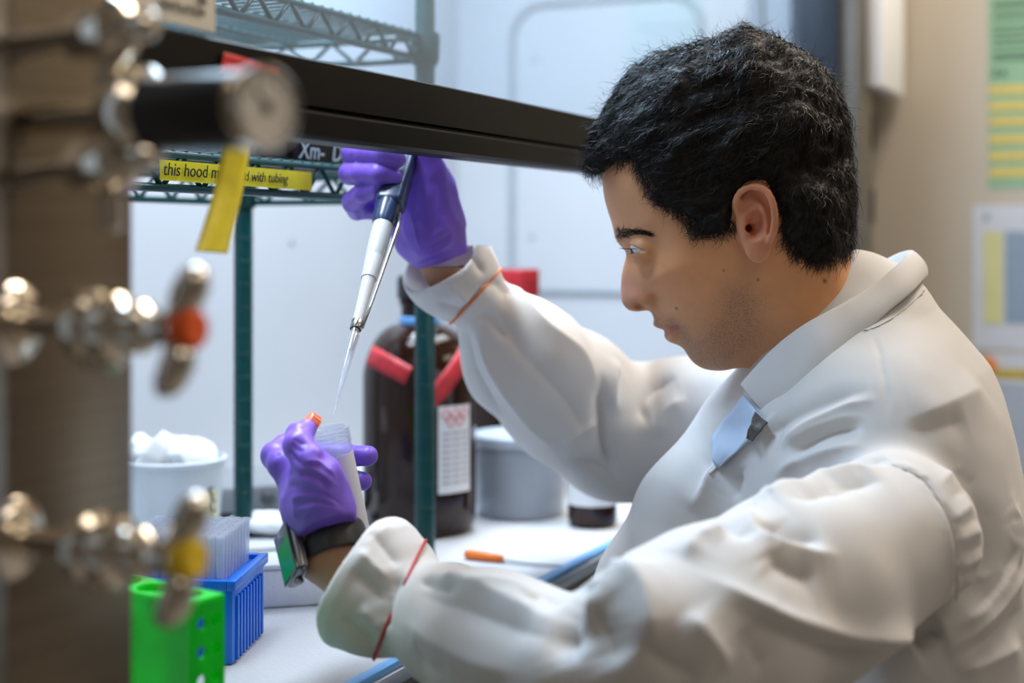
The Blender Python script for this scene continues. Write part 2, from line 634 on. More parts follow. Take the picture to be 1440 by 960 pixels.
# ------------------------------------------------------------------ fume hood carcass
fh = empty('fume_hood', hood(0.55, 0.3, 0), HROT)
tag(fh, 'white lined fume hood with steel posts around the lit work space', 'fume hood')
hbox('base_cabinet', -0.5, 1.56, 0.02, 0.75, 0.0, 0.86, M_counter, fh)
hbox('work_surface', -0.5, 1.56, -0.004, 0.75, 0.86, COUNTER - 0.003, M_counter, fh, 0.003)
hbox('back_panel', -0.5, 1.50, N_BACK, N_BACK + 0.03, COUNTER - 0.01, 2.10, M_liner, fh)
hbox('end_panel', S_FAR, S_FAR + 0.03, 0.02, N_BACK, COUNTER - 0.01, 2.10, M_liner, fh)
hbox('end_panel', -0.55, -0.52, 0.02, N_BACK + 0.03, COUNTER - 0.01, 2.10, M_liner, fh)
hbox('roof_panel', -0.5, 1.50, 0.06, N_BACK + 0.03, 2.08, 2.11, M_liner, fh)
hbox('fascia', -0.375, 1.56, -0.06, 0.03, 1.95, 2.40, M_steel_far, fh, 0.004)
# airfoil along the front lip
hbox('front_trim', -0.5, 1.56, -0.022, -0.004, 0.90, COUNTER + 0.001, M_darkgrey, fh, 0.003)
bm = bmesh.new()
prof = [(-0.022, 0.912), (-0.035, 0.905), (-0.075, 0.872), (-0.085, 0.855), (-0.080, 0.850), (-0.03, 0.880), (-0.022, 0.885)]
ra = [bm.verts.new(HM() @ Vector((-0.5, a, b))) for a, b in prof]
rb = [bm.verts.new(HM() @ Vector((1.56, a, b))) for a, b in prof]
for i in range(len(prof)):
    j = (i + 1) % len(prof)
    bm.faces.new((ra[i], ra[j], rb[j], rb[i]))
bm.faces.new(ra); bm.faces.new(rb[::-1])
from_bm('airfoil', bm, M_steel_far, fh, angle=40)
# near post with the service valves
hbox('front_post', -0.375, -0.285, -0.05, 0.05, 0.0, 2.40, M_steel, fh, 0.004)
hbox('post_return', -0.43, -0.379, -0.056, 0.05, 0.0, 2.40, M_steel_far, fh, 0.004)
hbox('sash_guide', -0.285, -0.262, 0.0, 0.035, 1.30, 2.40, M_steel, fh, 0.002)
# far post
hbox('front_post', S_FAR + 0.02, 1.555, -0.085, 0.02, 0.0, 2.40, M_steel_far, fh, 0.006)
hbox('sash_guide', S_FAR - 0.004, S_FAR + 0.02, -0.055, 0.022, COUNTER, 2.40, M_navytrack, fh, 0.002)
hbox('sash_guide', S_FAR - 0.012, S_FAR, 0.068, 0.092, COUNTER, 2.10, M_grey_line, fh, 0.002)
# dark slots on the far post
for (x, y, hh) in ((1228, 185, 0.030), (1228, 290, 0.030), (1262, 25, 0.03)):
    s, z = sn(x, y, -0.086)
    hbox('slot', s - 0.008, s + 0.008, -0.0875, -0.080, z - hh, z + hh, M_black, fh, 0.003)
# access panel gasket on the end panel: a rounded rectangle of grey trim
def rrect(y0, y1, z0, z1, r, k=8):
    out = []
    for (cy, cz, a0) in ((y1 - r, z1 - r, 0), (y0 + r, z1 - r, 90), (y0 + r, z0 + r, 180), (y1 - r, z0 + r, 270)):
        for i in range(k + 1):
            a = math.radians(a0 + 90 * i / k)
            out.append((cy + r * math.cos(a), cz + r * math.sin(a)))
    return out
pts = [hood(S_FAR - 0.001, a, b) for a, b in rrect(0.172, 0.522, 1.158, 1.662, 0.062)]
tube('panel_gasket', pts, 0.0065, M_grey_line, fh, 8, True)
for (x, y) in ((752, 84), (748, 333)):
    d = (x - 720) / F
    n = (0.474 - d * 2.309) / (0.9075 + 0.42 * d)
    Y = 2.309 + 0.42 * n
    p = P(x, y, Y)
    lathe('screw_head', [(0.0055, 0.0), (0.0045, 0.002), (0.0, 0.0025)], axis_matrix(hood(S_FAR, n, p.z), (-H2[0], -H2[1], 0)), M_grey_line, fh, 12)
for (x, y) in ((410, 340),):
    p = on_n(x, y, N_BACK)
    lathe('screw_head', [(0.0055, 0.0), (0.0045, 0.002), (0.0, 0.0025)], axis_matrix(p, (-N2[0], -N2[1], 0)), M_grey_line, fh, 12)

# ------------------------------------------------------------------ sash with black handle bar
sash = empty('hood_sash', hood(0.6, 0.0, 1.32), HROT)
tag(sash, 'sliding glass hood sash with a thick black handle bar', 'sash')
bm = bmesh.new()
prof = [(-0.000, 1.3730), (0.022, 1.3730), (0.024, 1.3200), (0.016, 1.3170), (-0.010, 1.3170), (-0.013, 1.3195), (-0.013, 1.3345), (-0.010, 1.3365),
        (-0.004, 1.3365), (-0.004, 1.3390), (-0.008, 1.3405), (-0.008, 1.3715), (-0.006, 1.3730)]
s0, s1 = -0.262, S_FAR - 0.006
ra = [bm.verts.new(HM() @ Vector((s0, a, b))) for a, b in prof]
rb = [bm.verts.new(HM() @ Vector((s1, a, b))) for a, b in prof]
for i in range(len(prof)):
    j = (i + 1) % len(prof)
    bm.faces.new((ra[i], ra[j], rb[j], rb[i]))
bm.faces.new(ra[::-1]); bm.faces.new(rb)
from_bm('handle_bar', bm, M_bar, sash, angle=30)
M_sashglass = clear_mat('sash_glass', (0.86, 0.93, 0.98), milky=0.035)
hbox('glass_pane', -0.262, S_FAR - 0.006, 0.006, 0.012, 1.373, 1.95, M_sashglass, sash)

# red tape on the bar
M_red = mat('red_tape', (0.72, 0.035, 0.03), 0.5, var=0.15, scale=60, bump=0.3, bscale=120)
def quad_on_n(name, pix, n, m, parent=None, th=0.0006, wav=0.0, sub=1):
    """thin solid patch whose outline (four pixels) lies on the plane n = const"""
    ps = [on_n(x, y, n) for x, y in pix]
    bm = bmesh.new()
    k = 8 if wav else sub
    nrm = Vector((-N2[0], -N2[1], 0))
    g = []
    for i in range(k + 1):
        row = []
        for j in range(k + 1):
            u, v = i / k, j / k
            p = (ps[0] * (1 - u) + ps[1] * u) * (1 - v) + (ps[3] * (1 - u) + ps[2] * u) * v
            row.append(bm.verts.new(p + nrm * wav * (math.sin(5 * u + 3 * v) + 0.6 * math.sin(11 * v - 4 * u))))
        g.append(row)
    for i in range(k):
        for j in range(k):
            bm.faces.new((g[i][j], g[i + 1][j], g[i + 1][j + 1], g[i][j + 1]))
    bmesh.ops.recalc_face_normals(bm, faces=bm.faces[:])
    r = bmesh.ops.solidify(bm, geom=bm.faces[:], thickness=th)
    return from_bm(name, bm, m, parent, angle=40)
t = quad_on_n('red_tape', [(314, 74), (393, 94), (394, 118), (308, 100)], -0.0095, M_red, wav=0.0006)
tag(t, 'crumpled red tape stuck on the face of the black sash bar', 'tape')
t = quad_on_n('red_tape', [(246, 186), (270, 180), (272, 190), (248, 194)], 0.003, M_red)
t.location += Vector((0, 0, -0.004))
tag(t, 'small scrap of red tape under the sash bar beside the bubble wrap', 'tape')

# yellow tape strip hanging from the bar
M_yel = mat('yellow_tape', (0.78, 0.66, 0.03), 0.45, var=0.12, scale=50, sss=0.0)
bm = bmesh.new()
L_ = [(314, 190), (309, 230), (300, 270), (288, 310), (274, 353)]
R_ = [(353, 196), (347, 232), (340, 272), (330, 312), (319, 357)]
g = []
k = 12
lc = catmull([np.array(p) for p in L_], 6); rc = catmull([np.array(p) for p in R_], 6)
for i in range(len(lc)):
    v = i / (len(lc) - 1)
    row = []
    for j in range(5):
        u = j / 4
        x, y = lc[i] * (1 - u) + rc[i] * u
        n = -0.0145 + 0.006 * math.sin(2.4 * v) - 0.004 * v * v + 0.002 * math.sin(3.1 * u + 4 * v)
        row.append(bm.verts.new(on_n(x, y, n)))
    g.append(row)
for i in range(len(g) - 1):
    for j in range(4):
        bm.faces.new((g[i][j], g[i][j + 1], g[i + 1][j + 1], g[i + 1][j]))
bmesh.ops.recalc_face_normals(bm, faces=bm.faces[:])
bmesh.ops.solidify(bm, geom=bm.faces[:], thickness=0.0005)
o = from_bm('yellow_tape_strip', bm, M_yel, smooth=True)
tag(o, 'strip of yellow tape hanging down from the black sash bar', 'tape')

# sign on the glass
M_sign = mat('cream_sign', (0.70, 0.66, 0.56), 0.5, var=0.03)
sgn = empty('warning_sign', on_n(245, 20, -0.002))
tag(sgn, 'cream sign with dark capitals on the sash glass at the top', 'sign')
quad_on_n('sign_plate', [(186, -86), (300, -52), (300, 46), (186, 20)], -0.001, M_sign, sgn, th=0.0015)
def text_on_n(name, body, px, py, n, size, m, parent, shear=0.0, tilt=0.0, align='LEFT', off=0.0008):
    # text plane faces -n; its x runs along +s
    X = Vector((H2[0], H2[1], 0)); Zv = Vector((0, 0, 1)); nn = X.cross(Zv)
    R = Matrix((X, Zv, nn)).transposed().to_4x4()
    R = R @ Matrix.Rotation(tilt, 4, 'Z')
    p = on_n(px, py, n) + nn * off
    R.translation = p
    return text_mesh(name, body, size, R, m, parent, shear=shear, align=align)
text_on_n('sign_text', 'VENTILATION', 287, 24, -0.003, 0.0068, M_ink, sgn, align='RIGHT')
text_on_n('sign_text', 'NE', 290, 8, -0.003, 0.0068, M_ink, sgn, align='RIGHT')

# ------------------------------------------------------------------ service valves on the near post
OUT = Vector((-N2[0], -N2[1], 0))            # out of the hood
ALONG = Vector((H2[0], H2[1], 0))
def valve(px, py, cname, color, label):
    M_btn = mat(cname, color, 0.4, var=0.06)
    base = on_n(px, py, -0.051)
    root = empty('gas_valve', base)
    tag(root, label, 'valve', 'service valves on the steel post')
    A = axis_matrix(base, OUT)
    def at_(d): return base + OUT * d
    lathe('flange', [(0.019, 0.0), (0.019, 0.003), (0.015, 0.006), (0.0085, 0.007), (0.0085, 0.010)], A, M_chrome, root)
    lathe('stem', [(0.0062, 0.008), (0.0062, 0.040)], A, M_chrome, root)
    lathe('valve_body', [(0.0075, 0.036), (0.013, 0.040), (0.0165, 0.044), (0.0165, 0.050), (0.0125, 0.052), (0.0125, 0.056), (0.015, 0.058),
                         (0.015, 0.064), (0.0105, 0.067), (0.0095, 0.070), (0.0115, 0.072), (0.0115, 0.078), (0.008, 0.081)], A, M_chrome, root, 24, 30)
    # lower outlet hose barb
    dn = axis_matrix(at_(0.054), (0, 0, -1))
    lathe('outlet', [(0.009, 0.008), (0.009, 0.018), (0.006, 0.020)], dn, M_chrome, root, 16)
    lathe('spindle', [(0.0075, 0.078), (0.0075, 0.092), (0.0085, 0.094), (0.0085, 0.099)], A, M_chrome, root, 20)
    # wing handle: two curved paddles
    for sgn_ in (1, -1):
        pts = []; rs = []
        for i in range(9):
            t = i / 8
            up = Vector((0, 0, 1)) * (0.006 + 0.022 * t) * sgn_ + OUT * (0.096 + 0.004 * math.sin(t * 2) * 1.0 - 0.010 * t * t * (1 if sgn_ < 0 else -0.2)) + ALONG * (0.006 * t * sgn_)
            pts.append(base + up); rs.append(0.0045 + 0.0035 * math.sin(math.pi * min(1, t * 0.85 + 0.12)))
        rs[-1] = 0.002
        bm = bmesh.new(); bm_tube(bm, pts, rs, 12)
        from_bm('wing_handle', bm, M_chrome, root, smooth=True)
    lathe('button', [(0.0088, 0.096), (0.0092, 0.103), (0.0082, 0.106), (0.005, 0.107), (0.003, 0.1062), (0, 0.1062)], A, M_btn, root, 24)
    return root
valve(16, 455, 'orange_button', (0.85, 0.12, 0.015), 'chrome wing valve with an orange button on the steel post')
valve(16, 757, 'yellow_button', (0.80, 0.55, 0.02), 'chrome wing valve with a yellow button on the steel post')

# pressure regulator with gauge
base = on_n(40, 168, -0.051)
reg = empty('pressure_regulator', base)
tag(reg, 'black pressure regulator with round dial gauge and chrome fittings', 'regulator')
A = axis_matrix(base, OUT)
lathe('pipe', [(0.008, 0.0), (0.008, 0.06)], A, M_chrome, reg, 20)
bx = lathe('bonnet', [(0.012, 0.052), (0.020, 0.056), (0.022, 0.064), (0.022, 0.070), (0.018, 0.074)], A, M_chrome, reg, 24, 30)
lathe('knob', [(0.0150, 0.070), (0.0172, 0.073), (0.0172, 0.122), (0.0160, 0.126), (0.0, 0.126)], A, M_black, reg, 28, 30)
gb = base + OUT * 0.126
gA = Matrix.Identity(4); gA = axis_matrix(gb, (OUT + Vector((-0.16, -0.22, 0))).normalized())
lathe('gauge_case', [(0.006, -0.002), (0.0172, 0.001), (0.0186, 0.004), (0.0186, 0.012), (0.0172, 0.0135), (0.0165, 0.0125)], gA, M_chrome, reg, 36, 30, cap=False)
M_dial = mat('gauge_dial', (0.92, 0.88, 0.80), 0.5, var=0.04)
dial = lathe('dial', [(0.0, 0.0100), (0.0168, 0.0100), (0.0168, 0.0108), (0.0, 0.0108)], gA, M_dial, reg, 36, cap=False)
for a in range(-120, 121, 30):
    r = math.radians(a + 90)
    bm = bmesh.new()
    bm_box(bm, 0.0115, 0.0145, -0.0004, 0.0004, 0.0109, 0.0112, M=gA @ Matrix.Rotation(r, 4, 'Z'))
    from_bm('dial_tick', bm, M_ink, dial)
bm = bmesh.new(); bm_box(bm, -0.003, 0.0105, -0.0006, 0.0006, 0.0111, 0.0116, M=gA @ Matrix.Rotation(2.3, 4, 'Z'))
from_bm('pointer', bm, M_ink, dial)
lathe('pointer_hub', [(0.0022, 0.0110), (0.0022, 0.0122), (0.0, 0.0122)], gA, M_ink, dial, 14)
for (x, y, lab) in ((18, 62, 'upper'), (20, 248, 'lower')):
    b2 = on_n(x, y, -0.051)
    A2 = axis_matrix(b2, OUT + Vector((0, 0, 0.05 if lab == 'upper' else 0.10)))
    root = empty('pipe_fitting', b2)
    tag(root, 'chrome hose fitting on the steel post %s the black regulator' % ('above' if lab == 'upper' else 'just below'), 'fitting', 'chrome fittings on the steel post')
    lathe('nipple', [(0.0085, 0.0), (0.0075, 0.012), (0.006, 0.026), (0.006, 0.040)], A2, M_chrome, root, 20)
    lathe('nut', [(0.008, 0.036), (0.0125, 0.038), (0.0125, 0.050), (0.009, 0.052)], A2, M_chrome, root, 6, 20)
    lathe('cap', [(0.009, 0.050), (0.0145, 0.053), (0.0150, 0.062), (0.0115, 0.068), (0.007, 0.070), (0.007, 0.080), (0.004, 0.083), (0, 0.083)], A2, M_chrome, root, 24, 30)
    d2 = axis_matrix(b2 + OUT * 0.057, (0, 0, -1))
    lathe('side_screw', [(0.0055, 0.010), (0.0055, 0.024), (0.0035, 0.026), (0.0, 0.026)], d2, M_chrome, root, 14)

# ------------------------------------------------------------------ things on the beige wall and far post
def sheet_on_far(name, pix, m, lift=0.001, parent=None, s_plane=1.72, th=0.0008):
    """thin sheet on the far wall; pix = x0, y0, x1, y1 in the photo"""
    ps = []
    for x, y in ((pix[0], pix[1]), (pix[2], pix[1]), (pix[2], pix[3]), (pix[0], pix[3])):
        d = np.array([(x - 720) / F, 1.0])
        Y = (s_plane - lift + O2 @ H2) / (d @ H2)
        ps.append((float((d * Y - O2) @ N2), CAMZ + (HZ - y) / F * Y))
    n0 = 0.5 * (ps[0][0] + ps[3][0]); n1 = 0.5 * (ps[1][0] + ps[2][0])
    z1 = 0.5 * (ps[0][1] + ps[1][1]); z0 = 0.5 * (ps[2][1] + ps[3][1])
    return hbox(name, s_plane - lift - th, s_plane - lift, min(n0, n1), max(n0, n1), z0, z1, m, parent), (n0, n1, z0, z1)

M_green = mat('green_poster', (0.25, 0.42, 0.27), 0.6, var=0.03)
M_ystripe = mat('yellow_stripe', (0.60, 0.47, 0.12), 0.6, var=0.05)
M_darkgreen = mat('dark_green_print', (0.09, 0.17, 0.10), 0.6, var=0.05)
po = empty('wall_poster', hood(1.72, -0.28, 1.4), HROT)
tag(po, 'green wall poster with printed lines and yellow stripes', 'poster')
sheet_on_far('poster_sheet', (1390, -80, 1520, 264), M_green, 0.0, po)
for y in (118, 141, 163, 188, 212, 235):
    sheet_on_far('printed_stripe', (1391, y, 1519, y + 13), M_ystripe, 0.0012, po, th=0.0004)
for y, x1, h in ((0, 1500, 8), (17, 1480, 7), (33, 1505, 3.5), (42, 1500, 3.5), (51, 1505, 3.5), (60, 1500, 3.5), (72, 1505, 4), (79, 1490, 4)):
    sheet_on_far('printed_line', (1396, y, x1, y + h), M_darkgreen, 0.0012, po, th=0.0004)
for x in (1399, 1411):
    sheet_on_far('printed_mark', (x - 4, 97, x + 4, 108), M_darkgreen, 0.0012, po, th=0.0004)

M_sheetb = mat('pale_notice', (0.55, 0.57, 0.62), 0.6, var=0.03)
M_ycol = mat('pale_yellow_column', (0.58, 0.56, 0.27), 0.6, var=0.03)
M_bcol = mat('blue_grey_column', (0.24, 0.31, 0.40), 0.6, var=0.05, scale=80)
nt = empty('wall_notice', hood(1.72, -0.27, 1.2), HROT)
tag(nt, 'pale notice with a yellow and a blue-grey column on the wall', 'notice')
sheet_on_far('notice_sheet', (1368, 288, 1520, 492), M_sheetb, 0.0, nt)
sheet_on_far('printed_column', (1383, 325, 1410, 455), M_ycol, 0.0012, nt, th=0.0004)
sheet_on_far('printed_column', (1413, 325, 1510, 455), M_bcol, 0.0012, nt, th=0.0004)
sheet_on_far('logo_dot', (1383, 301, 1391, 310), M_bcol, 0.0012, nt, th=0.0004)
nt2 = empty('wall_notice', hood(1.72, -0.30, 1.0), HROT)
tag(nt2, 'lower wall notice with a yellow heading band, half hidden by the shoulder', 'notice')
sheet_on_far('notice_sheet', (1392, 498, 1530, 720), M_sheetb, 0.0, nt2)
sheet_on_far('printed_band', (1394, 520, 1528, 534), mat('ochre_band', (0.50, 0.36, 0.05), 0.6), 0.0012, nt2, th=0.0004)
for y in range(545, 700, 14):
    sheet_on_far('printed_line', (1398, y, 1520, y + 6), M_bcol, 0.0012, nt2, th=0.0004)
d = np.array([(1390 - 720) / F, 1.0]); Yw = (1.72 - 0.004 + O2 @ H2) / (d @ H2)
o = lathe('round_sticker', [(0.0, 0.0), (0.013, 0.0), (0.013, 0.001), (0.0, 0.001)], axis_matrix(P(1391, 513, Yw), (-H2[0], -H2[1], 0)), mat('orange_sticker', (0.80, 0.22, 0.02), 0.5), None, 24, cap=False)
tag(o, 'round orange sticker at the corner of the lower wall notice', 'sticker')
# box of papers on the far post
s, z0 = sn(1234, 130, -0.086); s2, _ = sn(1250, 130, -0.086)
sl, _ = sn(1218, 130, -0.086)
pb = tag(hbox('paper_holder', sl, s2 + 0.005, -0.112, -0.0865, z0, z0 + 0.32, M_paper, None, 0.003), 'white paper holder fixed high on the far steel post', 'holder')

# ------------------------------------------------------------------ wire shelving rack inside the hood
def post_parts(s, n, parent):
    p = hood(s, n, 0)
    M = Matrix.Translation((p.x, p.y, 0))
    po_ = lathe('post', [(0.0105, COUNTER), (0.0105, 1.75), (0.008, 1.755)], M, M_teal, parent, 20)
    rings = []
    z = COUNTER + 0.025
    while z < 1.74:
        bm_l.append((M, z)); z += 0.0254
    return po_
rack = empty('wire_shelf_rack', hood(0.43, 0.28, COUNTER), HROT)
tag(rack, 'dark teal wire shelving rack standing inside the hood', 'rack')
bm_l = []
for (s, n) in ((0.433, 0.166), (0.428, 0.391), (-0.42, 0.166), (-0.42, 0.391)):
    bm_l = []
    po_ = post_parts(s, n, rack)
    bm = bmesh.new()
    for M, z in bm_l:
        bm_lathe(bm, [(0.0105, z - 0.0010), (0.0110, z - 0.0006), (0.0110, z + 0.0006), (0.0105, z + 0.0010)], M, 16, cap=False)
    from_bm('groove_rings', bm, M_teal, po_, smooth=True)['kind'] = 'stuff'
def wire_shelf(z0, z1):
    sh = empty('shelf', hood(0.0, 0.28, z0), HROT)
    setparent(sh, rack)
    def truss(a, b, n_zig):
        bm = bmesh.new()
        bm_tube(bm, [a + Vector((0, 0, z1)), b + Vector((0, 0, z1))], 0.0034, 8)
        bm_tube(bm, [a + Vector((0, 0, z0)), b + Vector((0, 0, z0))], 0.0034, 8)
        zz = []
        for i in range(n_zig * 2 + 1):
            t = i / (n_zig * 2)
            q = a.lerp(b, t)
            zz.append(q + Vector((0, 0, z0 if i % 2 else z1)))
        for p, q in zip(zz[:-1], zz[1:]):
            bm_tube(bm, [p, q], 0.0022, 6)
        from_bm('truss', bm, M_teal, sh, smooth=True)
    c = [hood(-0.42, 0.166, 0), hood(0.433, 0.166, 0), hood(0.428, 0.391, 0), hood(-0.42, 0.391, 0)]
    truss(c[0], c[1], 17); truss(c[1], c[2], 4); truss(c[3], c[2], 17); truss(c[0], c[3], 4)
    bm = bmesh.new()
    s = -0.41
    while s < 0.43:
        bm_tube(bm, [hood(s, 0.164, z1 + 0.003), hood(s, 0.393, z1 + 0.003)], 0.0016, 5)
        s += 0.0165
    for n in (0.24, 0.317):
        bm_tube(bm, [hood(-0.42, n, z1), hood(0.43, n, z1)], 0.0028, 6)
    from_bm('wire_deck', bm, M_teal, sh, smooth=True)
    for q in c:
        lathe('collar', [(0.0125, z0 - 0.006), (0.0150, z0), (0.0160, z1), (0.0145, z1 + 0.005)], Matrix.Translation((q.x, q.y, 0)), M_teal, sh, 20)
wire_shelf(1.289, 1.3150)
wire_shelf(1.4360, 1.4590)

# tape with handwriting along the lower shelf edge
lt = empty('labelled_tape', on_n(330, 240, 0.16))
M_yel2 = mat('bright_yellow_tape', (0.86, 0.76, 0.01), 0.5, var=0.06, scale=50)
tag(lt, 'long yellow tape with handwriting along the lower wire shelf edge', 'tape')
quad_on_n('tape_band', [(225, 224), (438, 242), (439, 268), (226, 253)], 0.160, M_yel2, lt)
text_on_n('handwriting', 'this hood must be', 228, 246, 0.159, 0.0145, M_ink, lt, shear=0.15)
text_on_n('handwriting', 'used with tubing', 326, 253, 0.159, 0.0120, M_ink, lt, shear=0.15)

# bubble wrap on the shelf
M_bub = mat('bubble_wrap', (0.55, 0.62, 0.66), 0.08, trans=0.55, var=0.1, ior=1.25)
c = np.array(on_n(258, 212, 0.22)); c[2] = 1.3315
def f_bub(p, c=c):
    R = np.array(HM().to_3x3())
    q = (p - c) @ R
    d = sd_ell(q, (0, 0, 0), (0.062, 0.042, 0.012))
    d = smin(d, sd_ell(q, (-0.02, 0.0, 0.004), (0.042, 0.032, 0.011)), 0.01)
    return d - 0.0028 * np.maximum(0, np.sin(q[:, 0] * 480) * np.sin(q[:, 1] * 480)) - 0.002 * vnoise(p, 120)
V, Q = surface_nets(f_bub, c - [0.14, 0.14, 0.03], c + [0.14, 0.14, 0.03], 0.0022)
o = from_np('bubble_wrap', V, Q, M_bub)
o.location.z += 1.3196 - float(V[:, 2].min())
tag(o, 'clear bubble wrap lying on the lower wire shelf', 'bubble wrap')
# black boxes on the shelf
M_chalk = mat('chalk_pen', (0.45, 0.55, 0.6), 0.7)
for (x0, x1, hh, lab, txt) in ((360, 405, 0.050, 'small black box on the lower wire shelf behind the yellow tape strip', None), (414, 500, 0.052, 'black box with pale handwriting on the lower wire shelf', 'Xm-  DN')):
    sa, _ = sn(x0, 220, 0.19); sb, _ = sn(x1, 220, 0.19)
    o = empty('storage_box', hood((sa + sb) / 2, 0.25, 1.3196), HROT)
    tag(o, lab, 'box')
    hbox('box_body', sa, sb, 0.19, 0.30, 1.3196, 1.3196 + hh * 0.75, M_black, o, 0.003)
    hbox('box_lid', sa - 0.001, sb + 0.001, 0.189, 0.301, 1.3196 + hh * 0.75 + 0.0005, 1.3196 + hh, M_black, o, 0.002)
    if txt:
        text_on_n('handwriting', txt, 419, 222, 0.188, 0.024, M_chalk, o, shear=0.2)

# ------------------------------------------------------------------ absorbent liner on the work surface
pad = empty('bench_liner', hood(0.5, 0.3, COUNTER), HROT)
tag(pad, 'white absorbent bench liner with a blue plastic edge', 'liner')
hbox('liner_sheet', -0.36, 1.30, 0.012, 0.60, COUNTER - 0.003, COUNTER, M_liner_paper, pad, 0.0012)
M_blue_film = mat('blue_film', (0.16, 0.42, 0.82), 0.35, var=0.08)
hbox('blue_edge', -0.36, 0.92, 0.003, 0.014, COUNTER - 0.003, COUNTER + 0.0035, M_blue_film, pad, 0.002)

# ------------------------------------------------------------------ amber jugs
def amber_mat():
    m, N, L, B = newmat('amber_glass')
    B.inputs['Base Color'].default_value = (0.030, 0.010, 0.005, 1)
    B.inputs['Roughness'].default_value = 0.06
    B.inputs['Specular IOR Level'].default_value = 0.35
    tc = N.new('ShaderNodeTexCoord'); no = N.new('ShaderNodeTexNoise'); no.inputs['Scale'].default_value = 9
    L.new(tc.outputs['Object'], no.inputs['Vector'])
    r = N.new('ShaderNodeValToRGB')
    r.color_ramp.elements[0].color = (0.006, 0.004, 0.004, 1); r.color_ramp.elements[1].color = (0.036, 0.011, 0.004, 1)
    L.new(no.outputs['Fac'], r.inputs['Fac']); L.new(r.outputs['Color'], B.inputs['Base Color'])
    return m
M_amber = amber_mat()
M_label = mat('white_label', (0.74, 0.75, 0.78), 0.55, var=0.02)
M_pink = mat('hazard_red_print', (0.75, 0.25, 0.25), 0.6)
M_print = mat('grey_print', (0.30, 0.31, 0.34), 0.6)
def curved_patch(name, cx, cy, r, a0, a1, z0, z1, m, parent, th=0.0006, k=14, slant=0.0):
    bm = bmesh.new(); g = []
    for i in range(k + 1):
        u = i / k; a = a0 + (a1 - a0) * u
        row = []
        for (rr, zz) in ((r, z0), (r, z1), (r + th, z1), (r + th, z0)):
            row.append(bm.verts.new((cx + rr * math.cos(a), cy + rr * math.sin(a), zz + slant * (u - 0.5))))
        g.append(row)
    for i in range(k):
        for j in range(4):
            bm.faces.new((g[i][j], g[i][(j + 1) % 4], g[i + 1][(j + 1) % 4], g[i + 1][j]))
    bm.faces.new(g[0]); bm.faces.new(g[-1][::-1])
    return from_bm(name, bm, m, parent, angle=40)
def jug(px, Y, R, Htot, label, full=True, neck=0.021):
    x = (px - 720) / F * Y
    root = empty('amber_jug', (x, Y, COUNTER))
    tag(root, label, 'bottle', 'large amber glass bottles')
    M = Matrix.Translation((x, Y, COUNTER))
    hb = Htot * 0.60
    prof = [(0.0, 0.0015), (R * 0.82, 0.0015), (R * 0.93, 0.003), (R * 0.985, 0.012), (R, 0.03), (R, hb)]
    for i in range(1, 11):
        t = i / 10
        a = t * math.pi / 2
        prof.append((neck + (R - neck) * math.cos(a) ** 0.9, hb + (Htot * 0.21) * math.sin(a) ** 1.25))
    prof += [(neck, Htot * 0.88), (neck * 1.12, Htot * 0.885), (neck * 1.12, Htot * 0.90), (neck, Htot * 0.905), (neck, Htot * 0.93)]
    lathe('bottle', prof, M, M_amber, root, 48, 35)
    cp = [(neck * 1.05, Htot * 0.905), (neck * 1.22, Htot * 0.91), (neck * 1.22, Htot * 0.985), (neck * 1.1, Htot), (0, Htot)]
    lathe('cap', cp, M, M_black, root, 28, 35)
    return root, x, hb
def shoulder_tape(root, x, Y, R, a_dir, z_lo, z_hi, width, m, turns=0.9, neck=0.02):
    """band that runs aslant over the shoulder of a jug"""
    pass
J1Y = 1.615
M_red2 = mat('dark_red_tape', (0.46, 0.02, 0.028), 0.5, var=0.2, scale=90)
j1, jx, hb = jug(590, J1Y, 0.0645, 0.288, 'large amber jug with red tape and hazard label behind the front teal post')
def jug_r(z, R, Htot, neck):
    hb = Htot * 0.60
    if z <= hb: return R
    best = neck
    for i in range(0, 201):
        t = i / 200; a = t * math.pi / 2
        rr = neck + (R - neck) * math.cos(a) ** 0.9; zz = hb + Htot * 0.21 * math.sin(a) ** 1.25
        if zz >= z: return rr
    return neck
def tape_on_jug(name, path, width, R, Htot, neck, cx, cy, m, parent):
    """path: list of (angle deg, height); the tape hugs the bottle"""
    pts = catmull([np.array(p, float) for p in path], 8)
    bm = bmesh.new(); g = []
    for i, (a, z) in enumerate(pts):
        d = pts[min(i + 1, len(pts) - 1)] - pts[max(i - 1, 0)]
        du = np.array([math.radians(d[0]) * R, d[1]]); du /= np.linalg.norm(du)
        nr = np.array([-du[1], du[0]])
        row = []
        for w in (-0.5, -0.17, 0.17, 0.5):
            aa = math.radians(a) + nr[0] * w * width / R; zz = z + nr[1] * w * width
            rr = jug_r(zz, R, Htot, neck) + 0.0012
            row.append(bm.verts.new((cx + rr * math.cos(aa), cy + rr * math.sin(aa), COUNTER + zz)))
        g.append(row)
    for i in range(len(g) - 1):
        for j in range(3):
            bm.faces.new((g[i][j], g[i + 1][j], g[i + 1][j + 1], g[i][j + 1]))
    bmesh.ops.recalc_face_normals(bm, faces=bm.faces[:])
    bmesh.ops.solidify(bm, geom=bm.faces[:], thickness=-0.0008)
    return from_bm(name, bm, m, parent, smooth=True)
